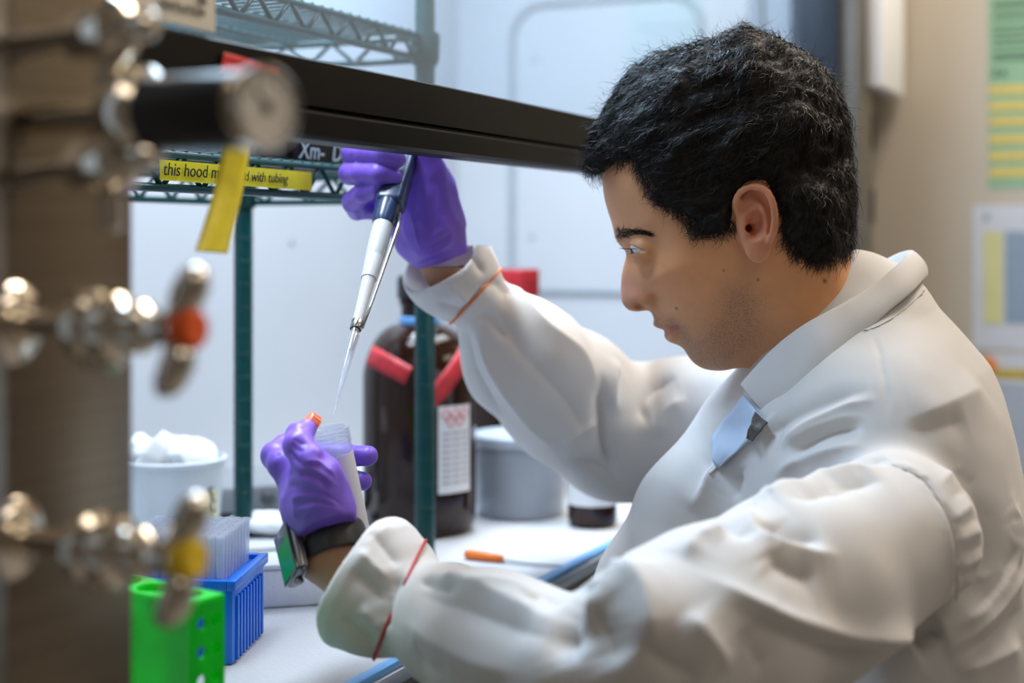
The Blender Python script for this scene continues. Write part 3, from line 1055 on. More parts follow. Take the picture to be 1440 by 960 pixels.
# angles: -90 faces the camera, 0 is to the right
tape_on_jug('red_tape', [(-158, 0.200), (-135, 0.196), (-115, 0.189), (-97, 0.180)], 0.021, 0.0645, 0.288, 0.021, jx, J1Y, M_red2, j1)
tape_on_jug('red_tape', [(-86, 0.146), (-70, 0.160), (-56, 0.176), (-42, 0.190), (-25, 0.202)], 0.021, 0.0645, 0.288, 0.021, jx, J1Y, M_red2, j1)
lb = curved_patch('hazard_label', jx, J1Y, 0.0648, math.radians(-68), math.radians(-28), COUNTER + 0.050, COUNTER + 0.146, M_label, j1)
def label_mark(a_deg, z, w, h, m, diamond=False, par=lb, cx=jx, cy=J1Y, r=0.0656):
    a = math.radians(a_deg)
    p = Vector((cx + r * math.cos(a), cy + r * math.sin(a), COUNTER + z))
    A = axis_matrix(p, (math.cos(a), math.sin(a), 0))
    if diamond:
        bm = bmesh.new()
        pts = [A @ Vector((w * math.cos(t), w * math.sin(t), 0.0)) for t in (0, math.pi / 2, math.pi, 3 * math.pi / 2)]
        bm_tube(bm, pts, 0.0011, 4, True)
        return from_bm('hazard_diamond', bm, m, par)
    bm = bmesh.new()
    X = Vector((-math.sin(a), math.cos(a), 0))
    R_ = Matrix((X, Vector((0, 0, 1)), Vector((math.cos(a), math.sin(a), 0)))).transposed().to_4x4(); R_.translation = p
    bm_box(bm, -w, w, -h, h, -0.0001, 0.0003, M=R_)
    return from_bm('printed_line', bm, m, par)
for a, z in ((-60, 0.137), (-49, 0.137), (-38, 0.137), (-54.5, 0.129), (-43.5, 0.129)):
    label_mark(a, z, 0.0062, 0, M_pink, True)
for i in range(9):
    for a in (-60, -48, -36):
        label_mark(a, 0.116 - i * 0.0068, 0.0054, 0.0009, M_print)
blue_dot = lathe('blue_collar', [(0.0215, COUNTER + 0.232), (0.0235, COUNTER + 0.234), (0.0235, COUNTER + 0.240), (0.0215, COUNTER + 0.242)], Matrix.Translation((jx, J1Y, 0)), M_blue_film, j1, 24, cap=False)

J2Y = 1.845
j2, jx2, _ = jug(728, J2Y, 0.066, 0.286, 'second amber jug with a red taped cap behind the raised sleeve')
lathe('cap_tape', [(0.0275, 0.255), (0.0280, 0.256), (0.0280, 0.289), (0.027, 0.290)], Matrix.Translation((jx2, J2Y, COUNTER)), M_red2, j2, 24, cap=False)

# plastic tub
tb = on_counter(732, 722)
M_tub = clear_mat('frosted_plastic', (0.75, 0.80, 0.86), milky=0.55, rough=0.3)
M_tubin = mat('tub_contents', (0.16, 0.19, 0.23), 0.4, var=0.08)
M_lid = mat('grey_blue_lid', (0.42, 0.47, 0.54), 0.4, var=0.04)
tbr = empty('plastic_tub', (tb.x, tb.y, COUNTER))
tag(tbr, 'round frosted plastic tub with grey lid behind the raised sleeve', 'tub')
MT = Matrix.Translation((tb.x, tb.y, COUNTER))
lathe('tub_wall', [(0.0, 0.001), (0.050, 0.001), (0.0525, 0.004), (0.056, 0.084), (0.0545, 0.084), (0.0510, 0.006), (0.0, 0.004)], MT, M_tub, tbr, 40, 35)
lathe('contents', [(0.0, 0.022), (0.0515, 0.022), (0.0537, 0.080), (0.0, 0.080)], MT, M_tubin, tbr, 40, 35)
lathe('lid', [(0.0, 0.0845), (0.0565, 0.0845), (0.0585, 0.086), (0.0585, 0.095), (0.0570, 0.097), (0.050, 0.0965), (0.048, 0.0945), (0.0, 0.0945)], MT, M_lid, tbr, 40, 30)

# small amber bottle
sb_ = on_counter(833, 738)
sbr = empty('small_bottle', (sb_.x, sb_.y, COUNTER))
tag(sbr, 'small amber bottle with a white label on the liner behind the elbow', 'bottle')
MT = Matrix.Translation((sb_.x, sb_.y, COUNTER))
lathe('bottle', [(0, 0.001), (0.025, 0.001), (0.0278, 0.004), (0.0285, 0.010), (0.0285, 0.085), (0.026, 0.094), (0.016, 0.102), (0.014, 0.106), (0.014, 0.115)], MT, M_amber, sbr, 36, 35)
lathe('label', [(0.0287, 0.026), (0.0291, 0.026), (0.0291, 0.082), (0.0287, 0.082)], MT, M_label, sbr, 36, 35, cap=False)
lathe('cap', [(0.0142, 0.108), (0.017, 0.109), (0.017, 0.126), (0.0155, 0.128), (0, 0.128)], MT, mat('white_cap', (0.7, 0.7, 0.7), 0.4), sbr, 28, 35)

# pen-like dropper with orange cap, and a dark clip
a = on_counter(655, 779, COUNTER + 0.005); b = on_counter(792, 796, COUNTER + 0.003)
pr = empty('capped_dropper', (a.x, a.y, COUNTER))
tag(pr, 'thin white dropper with an orange cap lying on the liner', 'dropper')
M_orange = mat('orange_plastic', (0.85, 0.20, 0.03), 0.4, var=0.05)
dv = (b - a)
tube('cap', [a, a + dv * 0.05, a + dv * 0.22, a + dv * 0.40], [0.0042, 0.0052, 0.0052, 0.0032], M_orange, pr, 14)
tube('stem', [a + dv * 0.38, a + dv * 0.7, b], [0.0025, 0.0025, 0.0015], M_paper, pr, 12)
a = on_counter(630, 797, COUNTER + 0.004); b = on_counter(666, 807, COUNTER + 0.004)
o = empty('dark_clip', (a.x, a.y, COUNTER))
tag(o, 'small dark plastic clip lying on the liner beside the orange cap', 'clip')
tube('jaw', [a, a.lerp(b, .5) + Vector((0, 0, .002)), b], [0.0028, 0.0038, 0.0022], mat('dark_blue_plastic', (0.02, 0.025, 0.05), 0.4), o, 10)
tube('jaw', [a + Vector((0.004, -0.008, 0)), a.lerp(b, .5) + Vector((0.002, -0.006, 0.002)), b], [0.0028, 0.0034, 0.002], mat('dark_blue_plastic_b', (0.025, 0.03, 0.05), 0.4), o, 10)

# ------------------------------------------------------------------ bucket with tissues
bk = on_counter(243, 775)
bkr = empty('white_bucket', (bk.x, bk.y, COUNTER))
tag(bkr, 'translucent white plastic bucket with a yellowish label behind the yellow valve', 'bucket')
bY = bk.y
MT = Matrix.Translation((bk.x, bk.y, COUNTER))
M_bucket = mat('bucket_plastic', (0.62, 0.67, 0.70), 0.35, var=0.03, sss=0.2)
lathe('pail', [(0.0, 0.001), (0.044, 0.001), (0.046, 0.004), (0.0535, 0.094), (0.0560, 0.095), (0.0565, 0.099), (0.0535, 0.100), (0.0515, 0.096), (0.0445, 0.006), (0, 0.005)], MT, M_bucket, bkr, 44, 35)
M_yl = mat('yellowish_label', (0.66, 0.68, 0.45), 0.6)
lab = curved_patch('side_label', bk.x, bk.y, 0.0507, math.radians(-42), math.radians(-14), COUNTER + 0.022, COUNTER + 0.080, M_yl, bkr)
a = math.radians(-28)
for txt, zz in (('S', 0.060), ('C', 0.046), ('1', 0.030)):
    X = Vector((-math.sin(a), math.cos(a), 0)); R_ = Matrix((X, Vector((0, 0, 1)), Vector((math.cos(a), math.sin(a), 0)))).transposed().to_4x4()
    R_.translation = Vector((bk.x + 0.0518 * math.cos(a), bk.y + 0.0518 * math.sin(a), COUNTER + zz)) - X * 0.005
    text_mesh('label_letter', txt, 0.018, R_, M_ink, lab)
M_tissue = mat('tissue', (0.78, 0.80, 0.82), 0.8, var=0.03, sss=0.0)
for i, (dx, dy, dz, rr) in enumerate(((-0.020, -0.006, 0.100, 0.034), (0.013, 0.004, 0.098, 0.030))):
    c = np.array([bk.x + dx, bk.y + dy, COUNTER + dz])
    def f_t(p, c=c, rr=rr, i=i):
        q = p - c
        d = sd_ell(p, c, (rr, rr * 0.9, rr * 0.72))
        w = np.abs(vnoise(p * np.array([1, 1, 0.55]), 48, i + 1)) * 0.016 + 0.002 * vnoise(p, 90, i + 5)
        return d + w - 0.005
    V, Q = surface_nets(f_t, c - 0.06, c + 0.06, 0.002)
    o = from_np('crumpled_tissue', V, Q, M_tissue)
    tag(o, ('crumpled white tissue sticking out of the bucket beside the steel post', 'smaller crumpled white tissue at the right of the bucket mouth')[i], 'tissue')

# low stirrer plate behind the near teal post
p0 = on_counter(345, 735); 
M_sp = mat('grey_enamel', (0.20, 0.21, 0.23), 0.4, var=0.05)
spr = empty('stirrer_plate', p0)
tag(spr, 'low grey stirrer plate with a round knob behind the gloved hand', 'stirrer')
MS = Matrix.Translation(p0) @ Matrix.Rotation(HROT - 0.75, 4, 'Z')
box('foot', -0.04, 0.115, 0.01, 0.13, 0.0, 0.012, M_black, spr, 0.002, MS)
box('housing', -0.045, 0.12, 0.0, 0.14, 0.012, 0.042, M_sp, spr, 0.004, MS)
lathe('knob', [(0.008, 0.0), (0.008, 0.006), (0.0065, 0.008), (0, 0.008)], MS @ Matrix.Translation((0.026, 0.0, 0.027)) @ Matrix.Rotation(math.pi / 2, 4, 'X'), M_darkgrey, spr, 20)
# folded cloth and foam tray
c = np.array(on_counter(392, 752)); c[2] = COUNTER + 0.0105
def f_cl(p, c=c):
    q = p - c
    return sd_ell(q, (0, 0, 0), (0.062, 0.024, 0.012)) + 0.003 * vnoise(p, 60, 3) + 0.0015 * vnoise(p, 140, 4)
V, Q = surface_nets(f_cl, c - [0.09, 0.05, 0.025], c + [0.09, 0.05, 0.025], 0.002)
V[:, 2] += COUNTER + 0.0003 - V[:, 2].min()
tag(from_np('rolled_towel', V, Q, M_tissue), 'rolled white paper towel lying behind the watch hand', 'towel')
tp = on_counter(376, 856)
M_foam = mat('white_foam', (0.74, 0.77, 0.80), 0.7, var=0.02, bump=0.2, bscale=400)
ft = empty('foam_tray', tp)
tag(ft, 'low white foam tray beside the blue tip rack', 'tray')
bm = bmesh.new()
MF = Matrix.Translation(tp) @ Matrix.Rotation(math.radians(14), 4, 'Z')
box('tray_body', -0.045, 0.068, 0.0, 0.085, 0.0, 0.034, M_foam, ft, 0.004, MF)
for (x0, x1, y0, y1) in ((-0.045, 0.068, 0, 0.008), (-0.045, 0.068, 0.077, 0.085), (-0.045, -0.037, 0.0085, 0.0765), (0.06, 0.068, 0.0085, 0.0765)):
    box('rim', x0, x1, y0, y1, 0.034, 0.039, M_foam, ft, 0.002, MF)

# ------------------------------------------------------------------ blue tip rack with tips
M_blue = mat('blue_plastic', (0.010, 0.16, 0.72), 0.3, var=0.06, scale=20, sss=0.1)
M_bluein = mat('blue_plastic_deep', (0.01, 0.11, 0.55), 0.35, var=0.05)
pc = on_counter(327, 936)
pr2 = on_counter(371, 889)
ang = math.atan2(pr2.y - pc.y, pr2.x - pc.x)
LX = (pr2 - pc).length
br = empty('tip_rack', pc)
tag(br, 'blue pipette tip rack holding a block of clear tips', 'tip rack')
MB = Matrix.Translation(pc) @ Matrix.Rotation(ang, 4, 'Z')      # local x along the ribbed side, +y to the left
HBk = 0.062
LY = 0.118
bm = bmesh.new()
bm_box(bm, 0, LX, 0, LY, 0, HBk, 0.0025, MB)
from_bm('rack_body', bm, M_blue, br, angle=35)
bm = bmesh.new()
bm_box(bm, -0.003, LX + 0.004, -0.003, 0.004, HBk - 0.004, HBk + 0.004, 0.001, MB)
bm_box(bm, -0.003, LX + 0.004, LY - 0.004, LY + 0.003, HBk - 0.004, HBk + 0.004, 0.001, MB)
bm_box(bm, -0.003, 0.004, 0.004, LY - 0.004, HBk - 0.004, HBk + 0.004, 0.001, MB)
bm_box(bm, LX - 0.003, LX + 0.004, 0.004, LY - 0.004, HBk - 0.004, HBk + 0.004, 0.001, MB)
from_bm('rim', bm, M_blue, br, angle=35)
nr = 9
for i in range(nr):
    x = 0.006 + (LX - 0.012) * (i + 0.5) / nr
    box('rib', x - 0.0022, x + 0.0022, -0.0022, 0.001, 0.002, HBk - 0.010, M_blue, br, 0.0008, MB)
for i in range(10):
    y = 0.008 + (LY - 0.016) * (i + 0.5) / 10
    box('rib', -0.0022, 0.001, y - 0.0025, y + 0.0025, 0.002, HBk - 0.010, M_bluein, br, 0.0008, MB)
M_tip = clear_mat('clear_tip', (0.86, 0.90, 0.97), milky=0.42, rough=0.2)
bm = bmesh.new()
bm_lathe(bm, [(0.0026, -0.006), (0.0031, 0.004), (0.0033, 0.026), (0.0036, 0.027), (0.0036, 0.030), (0.0029, 0.030), (0.0026, 0.026)], None, 10, cap=False)
bmesh.ops.recalc_face_normals(bm, faces=bm.faces[:])
tip_me = bpy.data.meshes.new('tip'); bm.to_mesh(tip_me); bm.free()
tip_me.materials.append(M_tip)
tip_me.polygons.foreach_set('use_smooth', [True] * len(tip_me.polygons))
for i in range(9):
    for j in range(11):
        x = 0.006 + (LX - 0.012) * (i + 0.5) / 9; y = 0.009 + (LY - 0.036) * (j + 0.5) / 11
        o = bpy.data.objects.new('tip', tip_me); COL.objects.link(o)
        o.matrix_world = MB @ Matrix.Translation((x, y, HBk + 0.006))
        o.location = (MB @ Vector((x, y, HBk + 0.006)))
        setparent(o, br)

# ------------------------------------------------------------------ green tube rack
def green_mat():
    m, N, L, B = newmat('green_polypropylene')
    B.inputs['Base Color'].default_value = (0.002, 0.62, 0.03, 1)
    B.inputs['Roughness'].default_value = 0.35
    tc = N.new('ShaderNodeTexCoord'); no = N.new('ShaderNodeTexNoise'); no.inputs['Scale'].default_value = 40
    L.new(tc.outputs['Object'], no.inputs['Vector'])
    r = N.new('ShaderNodeValToRGB')
    r.color_ramp.elements[0].color = (0.001, 0.54, 0.02, 1); r.color_ramp.elements[1].color = (0.004, 0.70, 0.04, 1)
    L.new(no.outputs['Fac'], r.inputs['Fac']); L.new(r.outputs['Color'], B.inputs['Base Color'])
    out = [n for n in N if n.type == 'OUTPUT_MATERIAL'][0]
    tl = N.new('ShaderNodeBsdfTranslucent'); tl.inputs[0].default_value = (0.02, 0.95, 0.06, 1)
    mx = N.new('ShaderNodeMixShader'); mx.inputs[0].default_value = 0.38
    L.new(B.outputs[0], mx.inputs[1]); L.new(tl.outputs[0], mx.inputs[2]); L.new(mx.outputs[0], out.inputs[0])
    return m
M_greenp = green_mat()
def plate_with_holes(w, h, th, holes, M, bm):
    """plate in local xy (w x h), thickness along z, with round holes (cx, cy, r); ray-fan meshing on a grid of cells"""
    xs = sorted({0, w} | {c[0] - c[3] for c in holes} | {c[0] + c[3] for c in holes})
    ys = sorted({0, h} | {c[1] - c[3] for c in holes} | {c[1] + c[3] for c in holes})
    def V3(x, y, z): return bm.verts.new(M @ Vector((x, y, z)))
    for i in range(len(xs) - 1):
        for j in range(len(ys) - 1):
            x0, x1, y0, y1 = xs[i], xs[i + 1], ys[j], ys[j + 1]
            hit = [c for c in holes if abs(c[0] - (x0 + x1) / 2) < 1e-6 and abs(c[1] - (y0 + y1) / 2) < 1e-6]
            if not hit:
                for z in (0, th):
                    bm.faces.new((V3(x0, y0, z), V3(x1, y0, z), V3(x1, y1, z), V3(x0, y1, z)))
            else:
                cx, cy, r, q = hit[0]
                K = 24
                inner = [(cx + r * math.cos(2 * math.pi * k / K), cy + r * math.sin(2 * math.pi * k / K)) for k in range(K)]
                outer = []
                for k in range(K):
                    a = 2 * math.pi * k / K
                    dx, dy = math.cos(a), math.sin(a)
                    t = min(((x1 - x0) / 2) / max(abs(dx), 1e-9), ((y1 - y0) / 2) / max(abs(dy), 1e-9))
                    outer.append((cx + dx * t, cy + dy * t))
                for z in (0, th):
                    for k in range(K):
                        k2 = (k + 1) % K
                        bm.faces.new((V3(*inner[k], z), V3(*inner[k2], z), V3(*outer[k2], z), V3(*outer[k], z)))
                for k in range(K):
                    k2 = (k + 1) % K
                    bm.faces.new((V3(*inner[k], 0), V3(*inner[k2], 0), V3(*inner[k2], th), V3(*inner[k], th)))
    for (a, b) in (((0, 0), (w, 0)), ((w, 0), (w, h)), ((w, h), (0, h)), ((0, h), (0, 0))):
        bm.faces.new((V3(*a, 0), V3(*b, 0), V3(*b, th), V3(*a, th)))
GH = 0.105
gz = COUNTER + GH
gYc = (CAMZ - gz) * F / (848 - HZ)
gc = P(266, 848, gYc); gc.z = COUNTER
gY2 = (CAMZ - gz) * F / (834 - HZ)
g2 = P(316, 834, gY2); g2.z = COUNTER
gr = empty('tube_rack', gc)
tag(gr, 'bright green tube rack with round holes beside the steel post', 'tube rack')
gang = math.atan2(g2.y - gc.y, g2.x - gc.x)
GW = (g2 - gc).length
print('green rack depth', gYc, gY2, GW, math.degrees(gang))
MG = Matrix.Translation(gc) @ Matrix.Rotation(gang, 4, 'Z')
GL = 0.15
TH = 0.003
# holed end (faces +x of the photo): local x along the end, z up
holes = []
for i in range(2):
    for j in range(5):
        holes.append((GW * (0.36 + 0.40 * i), GH - TH - 0.012 - 0.0180 * j, 0.0042, 0.0050))
bm = bmesh.new()
bm_box(bm, 0, GW, 0, TH, 0, GH - TH, 0.0, MG)
o = from_bm('holed_side', bm, M_greenp, gr)
bm = bmesh.new()
for (cx, cz, r, q) in holes:
    bm_lathe(bm, [(r, -0.004), (r, TH + 0.004)], MG @ Matrix.Translation((cx, 0, cz)) @ Matrix.Rotation(-math.pi / 2, 4, 'X'), 20)
ct_ = from_bm('cutter', bm, None)
md = o.modifiers.new('holes', 'BOOLEAN'); md.operation = 'DIFFERENCE'; md.object = ct_; md.solver = 'EXACT'
dg = bpy.context.evaluated_depsgraph_get()
me = bpy.data.meshes.new_from_object(o.evaluated_get(dg))
o.modifiers.clear(); o.data = me
bpy.data.objects.remove(ct_)
def frame_x(nm, y0_, y1_):
    bm = bmesh.new()
    for (x0, x1, z0, z1) in ((0, GW, GH - 0.018, GH - TH), (0, GW, 0, 0.012), (0, 0.008, 0.012, GH - 0.018), (GW - 0.008, GW, 0.012, GH - 0.018)):
        bm_box(bm, x0, x1, y0_, y1_, z0, z1, 0.0, MG)
    from_bm(nm, bm, M_greenp, gr)
frame_x('end_frame', GL - TH, GL)
# top with large holes
bm = bmesh.new()
plate_with_holes(GW, GL, TH, [(GW / 2, 0.020 + 0.029 * k, 0.0115, 0.0130) for k in range(4)], MG @ Matrix.Translation((0, 0, GH - TH)), bm)
bmesh.ops.remove_doubles(bm, verts=bm.verts[:], dist=1e-6)
from_bm('top_plate', bm, M_greenp, gr, angle=30)
# left long side: window frame
bm = bmesh.new()
x0, x1 = 0.0, TH
for (y0, y1, z0, z1) in ((TH, GL - TH, GH - 0.018, GH - TH), (TH, GL - TH, 0, 0.012), (TH, 0.022, 0.012, GH - 0.018), (GL - 0.022, GL - TH, 0.012, GH - 0.018), (GL / 2 - 0.006, GL / 2 + 0.006, 0.012, GH - 0.018)):
    bm_box(bm, x0, x1, y0, y1, z0, z1, 0.0, MG)
from_bm('window_side', bm, M_greenp, gr)
bm = bmesh.new()
for (y0, y1, z0, z1) in ((TH, GL - TH, GH - 0.018, GH - TH), (TH, GL - TH, 0, 0.012), (TH, 0.012, 0.012, GH - 0.018), (GL - 0.012, GL - TH, 0.012, GH - 0.018)):
    bm_box(bm, GW - TH, GW, y0, y1, z0, z1, 0.0, MG)
from_bm('window_side', bm, M_greenp, gr)
bm = bmesh.new()
bm_box(bm, 0.0075, 0.0095, TH, GL - TH, 0.004, GH - 0.006, 0.0, MG)
from_bm('inner_wall', bm, M_greenp, gr)

# ================================================================== the person
person = empty('person', P(1240, 1300, 1.2))
tag(person, 'dark-haired person in a white lab coat pipetting at the fume hood', 'person')

# ---- head frame: e1 points to the back of the head (image right), e2 away from the camera, e3 up
HC = PA(1030, 335, 1.20)
_r = np.array([(1030 - 720) / F, 1.0]); _r /= np.linalg.norm(_r)
E2 = np.array([_r[0], _r[1], 0.0]); E1 = np.array([_r[1], -_r[0], 0.0]); E3 = np.array([0, 0, 1.0])
HR = np.stack([E1, E2, E3], 1)                    # columns: local axes

def hl(px, py, w=0.0):
    """local (x, z) of the pixel on the plane that lies w nearer to the camera than the middle of the head"""
    d = np.array([(px - 720) / F, 1.0, (HZ - py) / F])
    o = np.array([0, 0, CAMZ]); c = HC - w * E2
    t = ((c - o) @ E2) / (d @ E2)
    q = o + t * d - HC
    return np.array([q @ E1, q @ E3])

def hw(px, py, w):
    a = hl(px, py, w)
    return HC + a[0] * E1 - w * E2 + a[1] * E3

def tol(p):
    return (p - HC.astype(np.float32)) @ HR.astype(np.float32)

# ---- outline of the bare head seen from the side
SIL = [(843, 215), (846.5, 246), (848, 262), (850.5, 280), (855, 297), (860, 312), (863, 325), (865.5, 335), (871, 344), (877, 350), (880.5, 357), (879, 366), (876.3, 376),
       (874, 388), (873, 402), (873, 413), (874.3, 423), (878.5, 431), (886, 436.5), (897, 438), (907, 436.5), (914, 437.5), (917.5, 443),
       (919.5, 449), (918, 454), (920, 458.5), (926, 461.5), (932.5, 463.2), (934.5, 466), (934, 471), (936.5, 477), (943, 481.5), (952, 484.5), (960, 489), (965, 496), (970, 504),
       (978, 512), (988, 517.5), (1000, 520.5), (1016, 521), (1032, 518), (1050, 512), (1075, 505), (1100, 520), (1130, 540), (1230, 500),
       (1212, 430), (1203, 395), (1192, 360), (1184, 320), (1186, 270), (1183, 220), (1172, 170), (1150, 125), (1115, 92), (1070, 74), (1020, 72), (965, 84), (915, 112), (875, 150), (852, 185)]
SILL = np.array([hl(x, y, 0.0) for x, y in SIL])

GX = np.arange(-0.125, 0.140, 0.0010); GZ = np.arange(-0.135, 0.205, 0.0010)
gx, gz_ = np.meshgrid(GX, GZ, indexing='ij')
def poly_sd(poly, x, z):
    inside = np.zeros(x.shape, bool); d = np.full(x.shape, 1e9)
    n = len(poly)
    for i in range(n):
        a = poly[i]; b = poly[(i + 1) % n]
        c = ((a[1] > z) != (b[1] > z)) & (x < (b[0] - a[0]) * (z - a[1]) / (b[1] - a[1] + 1e-15) + a[0])
        inside ^= c
        ba = b - a
        h = np.clip(((x - a[0]) * ba[0] + (z - a[1]) * ba[1]) / (ba @ ba + 1e-15), 0, 1)
        d = np.minimum(d, np.hypot(x - a[0] - h * ba[0], z - a[1] - h * ba[1]))
    return np.where(inside, d, -d)
# refine the outline with a spline so it is smooth
def smooth_closed(pl, per=5):
    n = len(pl); out = []
    for i in range(n):
        p0, p1, p2, p3 = pl[i - 1], pl[i], pl[(i + 1) % n], pl[(i + 2) % n]
        for k in range(per):
            t = k / per
            out.append(0.5 * ((2 * p1) + (-p0 + p2) * t + (2 * p0 - 5 * p1 + 4 * p2 - p3) * t * t + (-p0 + 3 * p1 - 3 * p2 + p3) * t ** 3))
    return np.array(out)
SD = poly_sd(smooth_closed(SILL, 4), gx, gz_)

def rbf(pts, vals, x, z, smooth=0.0):
    pts = np.array(pts) * 10; vals = np.array(vals)
    n = len(pts)
    def ker(r): return np.where(r > 1e-9, r * r * np.log(np.maximum(r, 1e-9)), 0)
    K = ker(np.linalg.norm(pts[:, None] - pts[None], axis=2)) + smooth * np.eye(n)
    Pm = np.concatenate([np.ones((n, 1)), pts], 1)
    A = np.block([[K, Pm], [Pm.T, np.zeros((3, 3))]])
    w = np.linalg.solve(A, np.concatenate([vals, np.zeros(3)]))
    q = np.stack([x.ravel() * 10, z.ravel() * 10], 1)
    out = np.empty(len(q))
    for s in range(0, len(q), 20000):
        r = np.linalg.norm(q[s:s + 20000, None] - pts[None], axis=2)
        out[s:s + 20000] = ker(r) @ w[:n] + w[n] + q[s:s + 20000] @ w[n + 1:]
    return out.reshape(x.shape)

# half width (mm) where the surface has levelled off, and ridge radius (mm) at the outline, at photo pixels
WP = [  # px, py, half width mm
    (870, 200, 60), (900, 150, 66), (960, 120, 70), (1060, 120, 74), (1130, 170, 74), (1165, 250, 70), (1160, 320, 62), (1050, 210, 76), (980, 210, 73), (920, 230, 67),
    (880, 250, 60), (868, 285, 54), (900, 290, 61), (940, 300, 64), (980, 300, 68), (1030, 290, 71), (1090, 290, 71), (1120, 300, 70),
    (875, 318, 48), (895, 322, 54), (915, 325, 58), (940, 335, 61),
    (884, 345, 26), (893, 350, 34), (904, 350, 42), (915, 348, 49), (930, 350, 56), (950, 355, 61), (980, 360, 65), (1020, 360, 68), (1060, 360, 67), (1100, 360, 62),
    (883, 362, 14), (890, 366, 21), (898, 368, 33), (910, 372, 44), (925, 375, 50), (945, 380, 57), (975, 385, 62),
    (881, 380, 11), (888, 384, 15), (896, 388, 22), (906, 392, 33), (920, 396, 43), (940, 400, 52), (970, 405, 58),
    (881, 400, 11), (888, 402, 14), (897, 404, 18), (907, 406, 24), (915, 409, 31), (930, 415, 41), (950, 420, 49), (990, 410, 61), (1030, 400, 63),
    (880, 417, 12), (888, 419, 16.5), (898, 419, 19), (908, 419, 20.5), (917, 421, 22), (924, 425, 28), (938, 432, 36), (955, 436, 43), (985, 440, 53), (1020, 440, 58), (1050, 420, 60),
    (888, 430, 13), (898, 430, 17), (908, 430, 19), (916, 433, 18), (925, 438, 22), (937, 445, 29), (950, 450, 35),
    (925, 450, 18), (935, 454, 23), (945, 457, 27), (953, 459, 29), (965, 460, 37), (985, 465, 46),
    (940, 470, 21), (950, 472, 27), (962, 476, 33), (955, 484, 22),
    (975, 490, 30), (990, 485, 39), (1010, 480, 46), (1040, 470, 52), (1070, 450, 56), (985, 503, 24), (1000, 506, 31), (1020, 505, 38), (1045, 498, 45), (1075, 480, 52),
    (1100, 420, 56), (1130, 420, 56), (1160, 420, 52), (1110, 480, 55), (1150, 480, 57), (1180, 460, 52), (1170, 380, 52), (1130, 380, 56)]
RP = [(846, 240, 62), (850, 275, 62), (857, 305, 50), (866, 336, 24), (882, 355, 9), (876, 376, 7), (873, 400, 7), (875, 425, 9), (886, 437, 15), (897, 439, 24), (909, 438, 24), (918, 448, 19), (922, 460, 24),
      (934, 466, 24), (938, 478, 22), (950, 484, 22), (965, 496, 22), (980, 514, 22), (1005, 521, 26), (1040, 518, 34), (1080, 505, 45), (1200, 400, 50), (1185, 300, 62), (1170, 160, 72), (1060, 74, 76), (940, 95, 72), (870, 160, 66),
      (1000, 300, 60), (1100, 300, 65), (960, 420, 40), (1040, 430, 50)]
wp = [hl(x, y, w * 0.001) for x, y, w in WP]
Wmax = rbf(wp, [w * 0.001 for *_, w in WP], gx, gz_, 0.002)
Rr = rbf([hl(x, y, 0) for x, y, _ in RP], [r * 0.001 for *_, r in RP], gx, gz_, 0.002)
Rr = np.clip(Rr, 0.006, 0.08); Wmax = np.clip(Wmax, 0.006, 0.085)
dpos = np.maximum(SD, 0)
We = np.sqrt(2 * Rr * dpos + dpos * dpos * 0.5)
pw_ = 5.0
Wc = (np.maximum(We, 1e-5) ** -pw_ + Wmax ** -pw_) ** (-1 / pw_)
QH = np.where(SD > 0, Wc ** 2, 2 * Rr * SD)
def blur(a, it=2):
    for _ in range(it):
        b = a.copy()
        b[1:-1] = 0.25 * a[:-2] + 0.5 * a[1:-1] + 0.25 * a[2:]
        c = b.copy(); c[:, 1:-1] = 0.25 * b[:, :-2] + 0.5 * b[:, 1:-1] + 0.25 * b[:, 2:]
        a = c
    return a
QH = blur(QH, 1)
gQx, gQz = np.gradient(QH, 0.001)
GQ = np.hypot(gQx, gQz)
def samp(Agrid, x, z):
    fx = np.clip((x - GX[0]) / 0.001, 0, len(GX) - 1.001); fz = np.clip((z - GZ[0]) / 0.001, 0, len(GZ) - 1.001)
    i = fx.astype(int); j = fz.astype(int); u = fx - i; v = fz - j
    return (Agrid[i, j] * (1 - u) + Agrid[i + 1, j] * u) * (1 - v) + (Agrid[i, j + 1] * (1 - u) + Agrid[i + 1, j + 1] * u) * v

def L3(px, py, w):
    a = hl(px, py, w)
    return np.array([a[0], -w, a[1]])

# ear curves (local, near side; mirrored by |y|)
EW = 0.079
def ear_pts(lst): return [np.array([*hl(x, y, w)[:1], w, hl(x, y, w)[1]]) for x, y, w in lst]
helix = ear_pts([(1047, 306, .071), (1038, 298, .075), (1035, 284, .078), (1042, 270, .081), (1054, 264, .083), (1067, 264, .085), (1080, 272, .087), (1087, 288, .088), (1089, 306, .087), (1087, 324, .085), (1082, 340, .082)])
helix = catmull(helix, 2)
antih = catmull(ear_pts([(1058, 283, .076), (1068, 289, .080), (1075, 302, .082), (1077, 318, .081), (1073, 334, .079), (1064, 341, .077)]), 2)
lobe_c = ear_pts([(1066, 351, .076)])[0]
trag = ear_pts([(1048, 318, .075), (1049, 328, .0755)])
conch = ear_pts([(1060, 314, .082)])[0]
conch2 = ear_pts([(1055, 321, .080)])[0]
fossa = ear_pts([(1052, 281, .084)])[0]
scapha = ear_pts([(1044, 294, .079), (1047, 280, .0815), (1057, 273, .083), (1070, 275, .0845), (1079, 289, .0855), (1082, 306, .085), (1080, 325, .083)])
earc = ear_pts([(1066, 308, .0775)])[0]

eye_c = L3(897, 352, 0.0335); eye_c[1] = 0.0335
eye_a = hl(899.5, 351.5, 0.044)
EYE = np.array([eye_a[0] + 0.0030, 0.0292, eye_a[1] - 0.0005]); EYR = 0.0120
CAN = hl(909, 352.5, 0.042)

